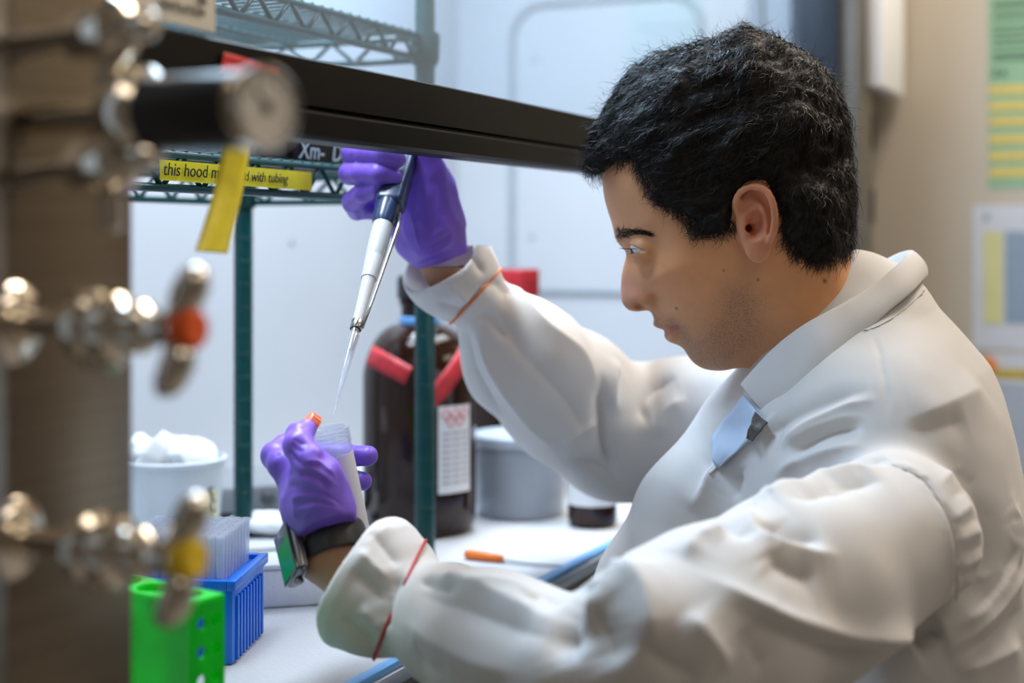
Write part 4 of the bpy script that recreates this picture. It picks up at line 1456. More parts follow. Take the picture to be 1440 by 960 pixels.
def f_head_local(q):
    x = q[:, 0]; y = np.abs(q[:, 1]); z = q[:, 2]
    Qv = samp(QH, x, z); g = samp(GQ, x, z)
    f = (y * y - Qv) / np.sqrt(4 * y * y + g * g + 1e-6)
    p = np.stack([x, y, z], 1).astype(np.float32)
    def bump(px, py, w, r, A):
        a = hl(px, py, w)
        d2 = (x - a[0]) ** 2 + (z - a[1]) ** 2 + (y - w) ** 2 * 0.35
        return A * np.exp(-d2 / (r * r))
    # brow ridge, cheek bone, eye hollow, nose wing crease, smile crease, lips
    f -= bump(880, 329, 0.040, 0.009, 0.0016)
    f -= bump(905, 325, 0.050, 0.010, 0.0012)
    f += bump(894, 344, 0.032, 0.0055, 0.0018)
    f += bump(889, 355, 0.020, 0.006, 0.0015)
    f += bump(903, 363, 0.038, 0.007, 0.0008)
    f -= bump(945, 375, 0.055, 0.016, 0.0010)
    f += bump(921.5, 416, 0.022, 0.0040, 0.0034)
    f += bump(922, 428, 0.021, 0.0040, 0.0030)
    f += bump(934, 434, 0.030, 0.007, 0.0010)
    f -= bump(907, 425, 0.019, 0.0058, 0.0016)
    f += bump(954, 460, 0.029, 0.0035, 0.0018)
    f += bump(944, 461.8, 0.024, 0.0026, 0.0018)
    f += bump(949, 460.6, 0.027, 0.0024, 0.0016)
    f -= bump(936, 456.5, 0.020, 0.0045, 0.0009)
    f -= bump(942, 469, 0.020, 0.005, 0.0013)
    f += bump(950, 479, 0.024, 0.006, 0.0012)
    # nostril
    a = hl(899, 432.0, 0.0140)
    no = sd_ell(p, (a[0], 0.0140, a[1]), (0.0056, 0.0075, 0.0036), ((0.97, 0, 0.24), (0, 1, 0), (-0.24, 0, 0.97)))
    f = smax(f, -no, 0.0016)
    # eye: socket cut, eyeball window and lids
    lid = sd_sphere(p, EYE, EYR + 0.0013)
    f = smin(f, lid, 0.006)
    fwd = CAN[0] - x
    up = (z - CAN[1]) - np.maximum(fwd, 0) * 0.36
    dn = -(z - CAN[1]) - np.maximum(fwd, 0) * 0.20
    slit = np.maximum(np.maximum(up, dn), sd_sphere(p, EYE, EYR + 0.006))
    slit = np.maximum(slit, -(sd_sphere(p, EYE, EYR - 0.0025)))
    slit = np.maximum(slit, -fwd)
    f = smax(f, -slit, 0.0008)
    # upper lid crease
    # ear
    near = (np.abs(x - earc[0]) < 0.035) & (np.abs(z - earc[2]) < 0.045) & (y > 0.045)
    if near.any():
        pe = p[near]
        e = sd_ell(pe, earc - np.array([0, 0.003, 0]), (0.0165, 0.0045, 0.029))
        e = smin(e, sd_ell(pe, earc - np.array([0.004, 0.010, 0]), (0.013, 0.010, 0.024)), 0.006)
        e = smin(e, sd_chain(pe, helix, [0.0025] + [0.0029] * (len(helix) - 2) + [0.0024], 0.001), 0.0022)
        e = smin(e, sd_chain(pe, antih, [0.0022] * len(antih), 0.001), 0.003)
        e = smin(e, sd_ell(pe, lobe_c, (0.0092, 0.0042, 0.0105)), 0.005)
        e = smax(e, -sd_ell(pe, conch + np.array([0.0008, .002, -0.001]), (0.0082, 0.0125, 0.0125)), 0.002)
        e = smax(e, -sd_ell(pe, conch2 + np.array([0, .001, 0]), (0.0050, 0.014, 0.0066)), 0.002)
        e = smax(e, -sd_chain(pe, scapha, [0.0026, 0.0034, 0.0034, 0.0030, 0.0028, 0.0026, 0.0018], 0.001), 0.0022)
        e = smin(e, sd_chain(pe, trag, [0.0038, 0.0036], 0.001), 0.003)
        fn = f[near]
        hole = sd_cone(pe, conch2 - np.array([0.001, 0.004, 0]), conch2 - np.array([0.002, 0.02, 0]), 0.0034, 0.0028)
        fn = smin(fn, e, 0.0035)
        fn = smax(fn, -hole, 0.0015)
        f[near] = fn
    # neck
    return f

neck_a = PA(1120, 430, 1.205); neck_b = PA(1178, 520, 1.20)
def f_body_fine(p):
    q = tol(p)
    f = f_head_local(q).astype(np.float32)
    nk = sd_cone(p, neck_a, neck_b, 0.053, 0.064)
    return smin(f, nk, 0.022)

b0 = HC + HR @ np.array([-0.118, -0.1, -0.125]); 
lo = HC - np.array([0.135, 0.115, 0.128]); hi = HC + np.array([0.135, 0.115, 0.165])
V, Q = surface_nets(f_body_fine, lo, hi, 0.00125, margin=1.7)
V = relax(V, Q, 1, 0.35)
headV, headQ = V, Q

# ---- skin colour painted by region (own colour of the skin: lips, stubble, redder ear and nose)
def gauss(px, py, w, r, L):
    a = hl(px, py, w)
    return np.exp(-((L[:, 0] - a[0]) ** 2 + (L[:, 2] - a[1]) ** 2) / (r * r))
def near_path(pts, L, r):
    d = np.full(len(L), 1e9)
    for (x0, y0, w0), (x1, y1, w1) in zip(pts[:-1], pts[1:]):
        a = hl(x0, y0, w0); b = hl(x1, y1, w1); ba = b - a
        h = np.clip(((L[:, 0] - a[0]) * ba[0] + (L[:, 2] - a[1]) * ba[1]) / (ba @ ba), 0, 1)
        d = np.minimum(d, np.hypot(L[:, 0] - a[0] - h * ba[0], L[:, 2] - a[1] - h * ba[1]))
    return np.exp(-(d / r) ** 2)
def skin_cols(V):
    L = (V - HC) @ HR
    base = np.tile(np.array([0.74, 0.355, 0.160]), (len(V), 1))
    def mix(c, m):
        nonlocal base
        base = base * (1 - m[:, None]) + np.array(c) * m[:, None]
    mix((0.75, 0.39, 0.20), 0.6 * gauss(880, 290, .05, 0.03, L))
    mix((0.74, 0.31, 0.125), 0.6 * gauss(965, 385, .055, 0.026, L))
    mix((0.55, 0.245, 0.165), np.clip(0.6 * (gauss(885, 420, .01, 0.015, L) + gauss(880, 395, .01, 0.012, L)), 0, 0.8))
    mix((0.62, 0.22, 0.135), 0.75 * np.exp(-(((L[:, 0] - earc[0]) / 0.020) ** 2 + ((L[:, 2] - earc[2]) / 0.034) ** 2) ** 2))
    # stubble
    st = np.clip(near_path([(1040, 425, .055), (1035, 465, .05), (1005, 495, .035), (975, 505, .02)], L, 0.015) * 0.9
                 + near_path([(918, 446, .01), (940, 450, .022), (958, 462, .03), (965, 485, .03)], L, 0.0055) * 0.75
                 + gauss(990, 510, .02, 0.018, L) * 0.8 + gauss(1020, 470, .05, 0.022, L) * 0.35 + gauss(1060, 470, .05, 0.03, L) * 0.3, 0, 1)
    mix((0.27, 0.155, 0.105), st * 0.42)
    # lips
    lp = np.clip(near_path([(921, 456, .008), (936, 460, .02), (951, 460.5, .028)], L, 0.0021) * 0.8 + near_path([(936, 468.5, .008), (944, 468, .02), (951, 462.5, .027)], L, 0.0030), 0, 1)
    mix((0.42, 0.135, 0.10), lp * 0.75)
    # brow shade of the short hairs, freckles
    mo = gauss(951, 434, .043, 0.0011, L) + gauss(1066, 393, .06, 0.0011, L) + gauss(1160, 395, .05, 0.0016, L) + gauss(1018, 380, .06, .0008, L)
    mix((0.10, 0.045, 0.025), np.clip(mo, 0, 0.85))
    mt = vnoise(V, 180, 6) * 0.5 + vnoise(V, 60, 9) * 0.5
    base *= (1 + 0.06 * mt)[:, None]
    return np.concatenate([np.clip(base, 0, 1), np.ones((len(V), 1)), ], 1), st

def skin_mat():
    m, N, L, B = newmat('skin')
    at = N.new('ShaderNodeAttribute'); at.attribute_name = 'Col'
    tc = N.new('ShaderNodeTexCoord')
    no = N.new('ShaderNodeTexNoise'); no.inputs['Scale'].default_value = 900; no.inputs['Detail'].default_value = 3
    L.new(tc.outputs['Object'], no.inputs['Vector'])
    sa = N.new('ShaderNodeAttribute'); sa.attribute_name = 'Stub'
    ns = N.new('ShaderNodeTexNoise'); ns.inputs['Scale'].default_value = 1500; ns.inputs['Detail'].default_value = 1
    L.new(tc.outputs['Object'], ns.inputs['Vector'])
    th = N.new('ShaderNodeMapRange'); th.inputs[1].default_value = 0.56; th.inputs[2].default_value = 0.64
    L.new(ns.outputs['Fac'], th.inputs[0])
    ml = N.new('ShaderNodeMath'); ml.operation = 'MULTIPLY'; L.new(th.outputs[0], ml.inputs[0]); L.new(sa.outputs['Fac'], ml.inputs[1])
    m3 = N.new('ShaderNodeMath'); m3.operation = 'MULTIPLY'; m3.inputs[1].default_value = 0.75; L.new(ml.outputs[0], m3.inputs[0])
    mc = N.new('ShaderNodeMixRGB'); mc.inputs[2].default_value = (0.05, 0.03, 0.022, 1)
    L.new(m3.outputs[0], mc.inputs[0]); L.new(at.outputs['Color'], mc.inputs[1]); L.new(mc.outputs[0], B.inputs['Base Color'])
    bp = N.new('ShaderNodeBump'); bp.inputs['Strength'].default_value = 0.18; bp.inputs['Distance'].default_value = 0.0006
    L.new(no.outputs['Fac'], bp.inputs['Height']); L.new(bp.outputs['Normal'], B.inputs['Normal'])
    B.inputs['Roughness'].default_value = 0.48
    B.inputs['Specular IOR Level'].default_value = 0.42
    B.inputs['Subsurface Weight'].default_value = 0.18
    B.inputs['Subsurface Radius'].default_value = (0.010, 0.004, 0.002)
    B.inputs['Subsurface Scale'].default_value = 0.35
    return m
M_skin = skin_mat()

# ---- inner body (chest, arms, wrists) joined into the same mesh as the head
NS = PA(1258, 742, 1.0); NE = PA(850, 930, 0.845); NW = PA(500, 803, 1.022)
FS = PA(1085, 590, 1.38); FE = PA(872, 612, 1.44); FW = PA(628, 378, 1.292)
def f_body_rough(p):
    d = sd_ell(p, PA(1215, 600, 1.2), (0.075, 0.15, 0.09))
    d = smin(d, sd_ell(p, PA(1245, 820, 1.2), (0.10, 0.15, 0.2)), 0.05)
    d = smin(d, sd_ell(p, PA(1265, 1080, 1.2), (0.11, 0.16, 0.19)), 0.05)
    d = smin(d, sd_chain(p, [NS, PA(930, 925, 0.85), PA(815, 952, 0.855), PA(690, 905, .92), PA(560, 850, 0.986), NW, PA(462, 772, 1.026), PA(448, 740, 1.03)], [0.042, 0.034, 0.026, 0.024, 0.0205, 0.0225, 0.0232, 0.0225], 0.01), 0.03)
    d = smin(d, sd_chain(p, [FS, FE, PA(735, 500, 1.365), PA(664, 420, 1.318), FW, PA(612, 350, 1.285)], [0.045, 0.034, 0.024, 0.0165, 0.0195, 0.021], 0.01), 0.03)
    d = smin(d, sd_cone(p, neck_b, PA(1200, 590, 1.2), 0.05, 0.07), 0.03)
    return d
V2, Q2 = surface_nets(f_body_rough, (-0.20, 0.74, 0.60), (0.50, 1.56, 1.22), 0.0034, margin=1.3)
Vb = np.concatenate([headV, V2]); Qb = np.concatenate([headQ, Q2 + len(headV)])
body = from_np('body', Vb, Qb, M_skin, person)
_c, _st = skin_cols(headV)
cols = np.concatenate([_c, np.tile(np.array([0.40, 0.20, 0.115, 1.0]), (len(V2), 1))])
ca = body.data.color_attributes.new('Col', 'FLOAT_COLOR', 'POINT')
ca.data.foreach_set('color', cols.astype(np.float32).ravel())
sa_ = body.data.attributes.new('Stub', 'FLOAT', 'POINT')
sa_.data.foreach_set('value', np.concatenate([_st, np.zeros(len(V2))]).astype(np.float32))

# ---- eyes
M_eyew = mat('eye_white', (0.62, 0.58, 0.55), 0.15, var=0.02)
M_iris = mat('dark_iris', (0.035, 0.018, 0.010), 0.1, var=0.2, scale=400, coat=0.6)
M_lash = mat('lash_hair', (0.010, 0.008, 0.007), 0.5)
for sg in (-1, 1):
    c = HC + HR @ np.array([EYE[0], sg * EYE[1], EYE[2]])
    look = HR @ np.array([-0.88, -0.30, -0.34])
    A = axis_matrix(c, look)
    prof = []
    for i in range(25):
        a = -math.pi / 2 + math.pi * i / 24
        prof.append((max(EYR * math.cos(a), 0.0), EYR * math.sin(a)))
    eo = lathe('eye', prof, A, M_eyew, person, 32, 60, cap=False)
    pr = []
    for i in range(9):
        a = math.pi / 2 - 0.52 * (1 - i / 8)
        pr.append((max((EYR + 0.0002) * math.cos(a), 0.0), (EYR + 0.0002 + 0.0006 * (i / 8)) * math.sin(a)))
    lathe('iris', pr, A, M_iris, eo, 28, 60, cap=False)

# ---- ribbons used for all hair
def ribbons(name, roots, dirs, length, width, nseg, gravity, curl, m, parent, norms=None, lift=0.3, seed=1, swirl=None):
    r = np.random.default_rng(seed)
    n = len(roots)
    P_ = roots.copy(); D = dirs / np.linalg.norm(dirs, axis=1, keepdims=True)
    pts = [P_.copy()]
    ph = r.random((n, 3)) * 6.28
    fq = (0.7 + 0.8 * r.random(n)) * 1.5
    side = np.cross(D, norms); side /= np.maximum(np.linalg.norm(side, axis=1, keepdims=True), 1e-9)
    L_ = length * (0.6 + 0.8 * r.random(n))
    for k in range(nseg):
        t = (k + 1) / nseg
        a = curl * np.sin(fq * t * 4 + ph[:, 0]); b = curl * 0.6 * np.sin(fq * t * 5 + ph[:, 1])
        d = D + side * a[:, None] + norms * (b + lift * (1 - 1.9 * t))[:, None] + np.array(gravity) * t
        d /= np.linalg.norm(d, axis=1, keepdims=True)
        P_ = P_ + d * (L_ / nseg)[:, None]
        pts.append(P_.copy())
    pts = np.stack(pts, 1)
    wv = np.cross(np.gradient(pts, axis=1), norms[:, None, :] + 0.5 * r.standard_normal((n, 1, 3)))
    wv /= np.maximum(np.linalg.norm(wv, axis=2, keepdims=True), 1e-9)
    tw = width * (1 - 0.8 * np.linspace(0, 1, nseg + 1) ** 2)[None, :, None] * (0.7 + 0.6 * r.random((n, 1, 1)))
    A = pts - wv * tw * 0.5; B = pts + wv * tw * 0.5
    Vv = np.stack([A, B], 2).reshape(-1, 3)
    base = (np.arange(n) * (nseg + 1) * 2)[:, None]
    k = np.arange(nseg)[None] * 2
    i0 = base + k
    Fq = np.stack([i0, i0 + 1, i0 + 3, i0 + 2], -1).reshape(-1, 4)
    o = from_np(name, Vv, Fq, m, parent)
    return o

def hair_mat():
    m, N, L, B = newmat('black_hair')
    tc = N.new('ShaderNodeTexCoord'); no = N.new('ShaderNodeTexNoise'); no.inputs['Scale'].default_value = 220
    L.new(tc.outputs['Object'], no.inputs['Vector'])
    r = N.new('ShaderNodeValToRGB')
    r.color_ramp.elements[0].position = 0.35; r.color_ramp.elements[1].position = 0.75
    r.color_ramp.elements[0].color = (0.005, 0.0042, 0.0038, 1); r.color_ramp.elements[1].color = (0.022, 0.016, 0.012, 1)
    L.new(no.outputs['Fac'], r.inputs['Fac']); L.new(r.outputs['Color'], B.inputs['Base Color'])
    B.inputs['Roughness'].default_value = 0.5
    B.inputs['Specular IOR Level'].default_value = 0.22
    return m
M_hair = hair_mat()

# ---- hair mass
HOUT = [(829, 238), (826, 215), (832, 190), (846, 160), (862, 132), (884, 105), (912, 82), (945, 66), (985, 57), (1025, 46), (1060, 40), (1095, 52), (1132, 74), (1165, 104),
        (1186, 145), (1197, 195), (1203, 250), (1206, 300), (1203, 340), (1196, 362)]
HLINE = [(1178, 374), (1152, 377), (1130, 368), (1112, 352), (1102, 330), (1098, 308), (1090, 285), (1075, 262), (1050, 262), (1036, 284), (1034, 308), (1030, 326), (1014, 330), (998, 336),
         (980, 334), (968, 322), (956, 304), (940, 298), (925, 288), (912, 270), (904, 248), (894, 232), (878, 226), (862, 232), (845, 241)]
HPOLY = np.array([hl(x, y, 0.0) for x, y in HOUT] + [hl(x, y, 0.066) for x, y in HLINE[:-4]] + [hl(x, y, 0.05) for x, y in HLINE[-4:]])
hpoly_s = smooth_closed(HPOLY, 3)
HSD = poly_sd(hpoly_s, gx, gz_)
# distance to the outer contour alone
outl = np.array([hl(x, y, 0.0) for x, y in HOUT])
closed_out = np.concatenate([outl, [hl(1190, 420, 0), hl(1000, 430, 0), hl(860, 300, 0)]])
OSD = poly_sd(smooth_closed(closed_out, 3), gx, gz_)
Wsk = np.sqrt(np.maximum(QH, 0))
thick = 0.013 * (1 - np.exp(-np.maximum(HSD, 0) / 0.009)) + 0.0015
Wh_in = np.maximum(Wmax, 0.045) + thick
We2 = np.sqrt(2 * 0.066 * np.maximum(OSD, 0) + np.maximum(OSD, 0) ** 2 * 0.5)
Wh = (np.maximum(We2, 1e-5) ** -4.0 + Wh_in ** -4.0) ** (-0.25)
QHair = np.where(OSD > 0, Wh ** 2, 2 * 0.066 * OSD)
gA_, gB_ = np.gradient(QHair, 0.001); GQ2 = np.hypot(gA_, gB_)
def f_hair(p):
    q = tol(p)
    x = q[:, 0]; y = np.abs(q[:, 1]); z = q[:, 2]
    Qv = samp(QHair, x, z); g = samp(GQ2, x, z)
    f = (y * y - Qv) / np.sqrt(4 * y * y + g * g + 1e-6)
    hs = samp(HSD, x, z)
    # the hairline seen from the side only matters on the flanks; across the brow it is the same line in section
    f = smax(f, -hs + 0.0012 * vnoise(p, 300, 4), 0.004)
    # locks: elongated relief
    u = x * 0.9 + z * 0.45; v = -x * 0.45 + z * 0.9
    pp = np.stack([u * 38, y * 95, v * 105], 1)
    lk = vnoise(pp, 1.0, 3) * 0.0030 + vnoise(pp, 2.3, 5) * 0.0016
    lump = np.maximum(vnoise(p, 34, 8) * 0.006, -0.0015) + vnoise(p, 70, 9) * 0.0015
    edge = np.clip(hs / 0.008, 0, 1)
    return f - (lk + lump) * edge + 0.001
V, Q = surface_nets(f_hair, lo - 0.01, hi + np.array([0.02, 0.02, 0.03]), 0.0017, margin=1.8)
VN = vnormals(V, Q)
hair = from_np('hair', V, Q, M_hair, person)
# strands lying over the mass, sweeping forward and down from the crown
r_ = np.random.default_rng(3)
idx = r_.integers(0, len(V), 30000)
Lc = (V[idx] - HC) @ HR
hs_ = samp(HSD, Lc[:, 0], Lc[:, 2])
out_ok = (hs_ > -0.002)
# skip the inner side of the shell
inn = f_body_fine((V[idx] + VN[idx] * 0.003).astype(np.float32)) > 0.001
idx = idx[out_ok & inn]
crown = HC + HR @ np.array([*hl(1118, 92, 0)[:1], 0.01, hl(1118, 92, 0)[1]])
away = V[idx] - crown
Lc = (V[idx] - HC) @ HR
fw = np.tile(-E1, (len(idx), 1)) * 0.9 + np.array([0, 0, -0.55])
back = np.clip((Lc[:, 0] - hl(1080, 200, 0)[0]) / 0.03, 0, 1)[:, None]
top = np.clip((Lc[:, 2] - hl(1000, 130, 0)[1]) / 0.02, 0, 1)[:, None]
flow = fw * (1 - back) + (np.array([0, 0, -1.0]) + E1 * 0.15 - E1 * 0.35) * back
flow = flow * (1 - top) + (away / np.maximum(np.linalg.norm(away, axis=1, keepdims=True), 1e-6)) * top
flow += 0.55 * np.stack([vnoise(V[idx], 55, s) for s in (11, 12, 13)], 1)
nn = VN[idx]
flow -= nn * (flow * nn).sum(1, keepdims=True)
ribbons('hair_strands', V[idx] - nn * 0.001, flow, 0.022, 0.00050, 6, (0, 0, -0.10), 0.70, M_hair, hair, nn, 0.42, 5)['kind'] = 'stuff'
# fly-away hairs along the top
sel = r_.choice(np.where((nn[:, 2] > 0.25))[0], 900)
fl2 = flow[sel] * 0.5 + nn[sel] * 0.9 + 0.5 * r_.standard_normal((len(sel), 3))
ribbons('flyaway_strands', V[idx][sel], fl2, 0.018, 0.00030, 7, (0, 0, -0.15), 0.8, M_hair, hair, nn[sel], 0.2, 6)['kind'] = 'stuff'
# hair over the edge of the hairline (temple, sideburn, nape)
pts = []; dr = []; nm = []
hb_ = ZBuf(headV, headQ, 4.0)
for (x0, y0), (x1, y1), dd, cnt in (((894, 228), (912, 268), (-0.2, -1), 120), ((912, 268), (956, 302), (-0.15, -1), 160), ((956, 302), (982, 330), (0.0, -1), 120), ((982, 328), (1032, 322), (0.35, -1), 150),
                                    ((1100, 318), (1112, 350), (-0.1, -1), 120), ((1112, 350), (1152, 372), (-0.2, -1), 170), ((1152, 372), (1196, 358), (-0.15, -1), 170), ((846, 236), (894, 226), (-0.9, -0.5), 140)):
    for i in range(cnt):
        t = r_.random(); x = x0 + (x1 - x0) * t + r_.normal() * 4; y = y0 + (y1 - y0) * t - 6 + r_.normal() * 5
        loc, n_ = cast(hb_, x, y)
        if loc is None: continue
        n_ = np.array(n_)
        pts.append(np.array(loc) + n_ * 0.0015); nm.append(n_)
        d = E1 * dd[0] + E3 * dd[1] + 0.35 * r_.standard_normal(3)
        d -= n_ * (d @ n_); dr.append(d)
o = ribbons('hairline_strands', np.array(pts), np.array(dr), 0.0095, 0.00036, 5, (0, 0, -0.05), 0.6, M_hair, hair, np.array(nm), 0.25, 8); o['kind'] = 'stuff'
# eyebrows and lashes
for sg in (1, -1):
    pts = []; dr = []; nm = []
    pth = catmull([np.array(p, float) for p in [(866, 331), (873, 328), (882, 326), (893, 325), (904, 325.5), (916, 329.5)]], 8)
    for i in range(560):
        t = r_.random(); k = t * (len(pth) - 1); a = pth[int(k)] * (1 - k % 1) + pth[min(int(k) + 1, len(pth) - 1)] * (k % 1)
        wd = 8.0 * (1 - 0.80 * t ** 0.8)
        x, y = a[0] + r_.normal() * 1.0, a[1] + (r_.random() * 2 - 1) * wd
        loc, n_ = cast(hb_, x, y)
        if loc is None: continue
        p = np.array(loc); n_ = np.array(n_)
        d = E1 * 1.0 + E3 * (0.55 - 0.75 * t) + 0.24 * r_.standard_normal(3)
        if sg < 0:
            M_ = HR @ np.diag([1, -1, 1]) @ HR.T
            p = HC + M_ @ (p - HC); n_ = M_ @ n_; d = M_ @ d
        pts.append(p); nm.append(n_); d -= n_ * (d @ n_); dr.append(d)
    o = ribbons('eyebrow', np.array(pts), np.array(dr), 0.0055, 0.00036, 4, (0, 0, 0), 0.3, M_hair, person, np.array(nm), 0.3, 9); o['kind'] = 'stuff'
    pts = []; dr = []; nm = []
    for i in range(46):
        t = i / 33
        a = -2.6 + 1.9 * t
        lp = np.array([EYE[0] - (EYR + 0.0012) * math.cos(0.15) * math.cos(a * 0.0 + (t - 0.35) * 1.15), sg * (EYE[1] + (EYR + 0.0012) * math.sin((t - 0.35) * 1.15)), EYE[2] + 0.0016])
        p = HC + HR @ lp
        n_ = p - (HC + HR @ np.array([EYE[0], sg * EYE[1], EYE[2]])); n_ /= np.linalg.norm(n_)
        pts.append(p); nm.append(np.array([0, 0, 1.0])); dr.append(n_ + np.array([0, 0, -0.25]))
    o = ribbons('eyelashes', np.array(pts), np.array(dr), 0.0062, 0.00050, 4, (0, 0, 0.25), 0.1, M_lash, person, np.array(nm), -0.2, 12); o['kind'] = 'stuff'

# ================================================================== lab coat
def cloth_mat():
    m, N, L, B = newmat('lab_coat_cotton')
    tc = N.new('ShaderNodeTexCoord')
    no = N.new('ShaderNodeTexNoise'); no.inputs['Scale'].default_value = 12; no.inputs['Detail'].default_value = 3
    L.new(tc.outputs['Object'], no.inputs['Vector'])
    r = N.new('ShaderNodeValToRGB')
    r.color_ramp.elements[0].color = (0.62, 0.607, 0.595, 1); r.color_ramp.elements[1].color = (0.67, 0.657, 0.645, 1)
    L.new(no.outputs['Fac'], r.inputs['Fac']); L.new(r.outputs['Color'], B.inputs['Base Color'])
    B.inputs['Roughness'].default_value = 0.72
    B.inputs['Specular IOR Level'].default_value = 0.25
    B.inputs['Sheen Weight'].default_value = 0.15
    n2 = N.new('ShaderNodeTexNoise'); n2.inputs['Scale'].default_value = 1400; n2.inputs['Detail'].default_value = 1
    L.new(tc.outputs['Object'], n2.inputs['Vector'])
    b = N.new('ShaderNodeBump'); b.inputs['Strength'].default_value = 0.10; b.inputs['Distance'].default_value = 0.0005
    L.new(n2.outputs['Fac'], b.inputs['Height']); L.new(b.outputs['Normal'], B.inputs['Normal'])
    return m
M_coat = cloth_mat()

n_arm = [PA(1258, 752, 1.0), PA(1120, 832, .925), PA(1000, 888, .872), PA(922, 917, 0.848), PA(812, 948, 0.850), PA(745, 925, .885), PA(690, 900, .915), PA(630, 875, .952), PA(590, 860, .972), PA(566, 850, .985)]
n_rad = [0.058, 0.061, 0.061, 0.056, 0.041, 0.041, 0.0415, 0.0365, 0.0275, 0.0245]
n_cuff = [PA(566, 850, .985), PA(545, 837, .990), PA(529, 825, .9945), PA(518, 817, .998)]
n_cr = [0.0245, 0.038, 0.0470, 0.0485]
f_arm = [FS, PA(960, 600, 1.43), PA(872, 610, 1.44), PA(800, 560, 1.40), PA(735, 500, 1.362), PA(666, 421, 1.318)]
f_rad = [0.070, 0.066, 0.066, 0.064, 0.056, 0.0245]
f_cuff = [PA(666, 421, 1.318), PA(650, 400, 1.31), PA(633, 381, 1.30), PA(622, 368, 1.295)]
f_cr = [0.0245, 0.036, 0.041, 0.042]

def f_coat(p):
    p = p + 0.0022 * np.stack([vnoise(p, 17, 1), vnoise(p, 17, 2), vnoise(p, 21, 3)], 1) + 0.0006 * np.stack([vnoise(p, 46, 4), vnoise(p, 46, 5), vnoise(p, 40, 6)], 1)
    p = p.astype(np.float32)
    d = sd_ell(p, PA(1200, 612, 1.2), (0.095, 0.172, 0.112))
    d = smin(d, sd_cone(p, PA(1196, 470, 1.205), PA(1225, 560, 1.2), 0.070, 0.090), 0.05)
    d = smin(d, sd_ell(p, PA(1222, 830, 1.2), (0.128, 0.180, 0.2)), 0.06)
    d = smin(d, sd_ell(p, PA(1255, 1080, 1.2), (0.160, 0.2, 0.2)), 0.06)
    # open coat front hanging forward (far side front panel)
    d = smin(d, sd_chain(p, [PA(1050, 620, 1.24), PA(985, 720, 1.22), PA(925, 830, 1.2), PA(930, 960, 1.2)], [0.045, 0.050, 0.050, 0.055], 0.02), 0.04)
    # sleeves
    sl = sd_chain(p, n_arm, n_rad, 0.016)
    d = smin(d, sl, 0.022)
    fs = sd_chain(p, f_arm, f_rad, 0.016)
    d = smin(d, fs, 0.02)
    cu = sd_chain(p, n_cuff, n_cr, 0.008)
    ax = (n_cuff[-1] - n_cuff[1]); ax = ax / np.linalg.norm(ax)
    # ragged cuff edge
    cu = smax(cu, sd_plane(p, n_cuff[-1] + ax * 0.004, ax) + 0.004 * vnoise(p, 30, 2), 0.003)
    inn = sd_chain(p, [n_cuff[1], n_cuff[2], n_cuff[3], n_cuff[3] + ax * 0.06], [0.030, 0.0410, 0.0430, 0.047], 0.006)
    cu = smax(cu, -inn, 0.0022)
    d = smin(d, cu, 0.010)
    d = np.maximum(d, -sd_cone(p, n_cuff[1], n_cuff[3] + ax * 0.05, 0.027, 0.044))
    cu = sd_chain(p, f_cuff, f_cr, 0.008)
    ax = (f_cuff[-1] - f_cuff[1]); ax = ax / np.linalg.norm(ax)
    cu = smax(cu, sd_plane(p, f_cuff[-1] + ax * 0.006, ax) + 0.005 * vnoise(p, 30, 7), 0.003)
    inn = sd_chain(p, [f_cuff[1], f_cuff[2], f_cuff[3], f_cuff[3] + ax * 0.06], [0.026, 0.0345, 0.0365, 0.041], 0.006)
    cu = smax(cu, -inn, 0.0022)
    d = smin(d, cu, 0.010)
    d = np.maximum(d, -sd_cone(p, f_cuff[1], f_cuff[3] + ax * 0.05, 0.022, 0.036))
    return d
V, Q = surface_nets(f_coat, (-0.20, 0.72, 0.62), (0.56, 1.60, 1.24), 0.0020, margin=1.3)
print('coat verts', len(V))
W_ = 0.010
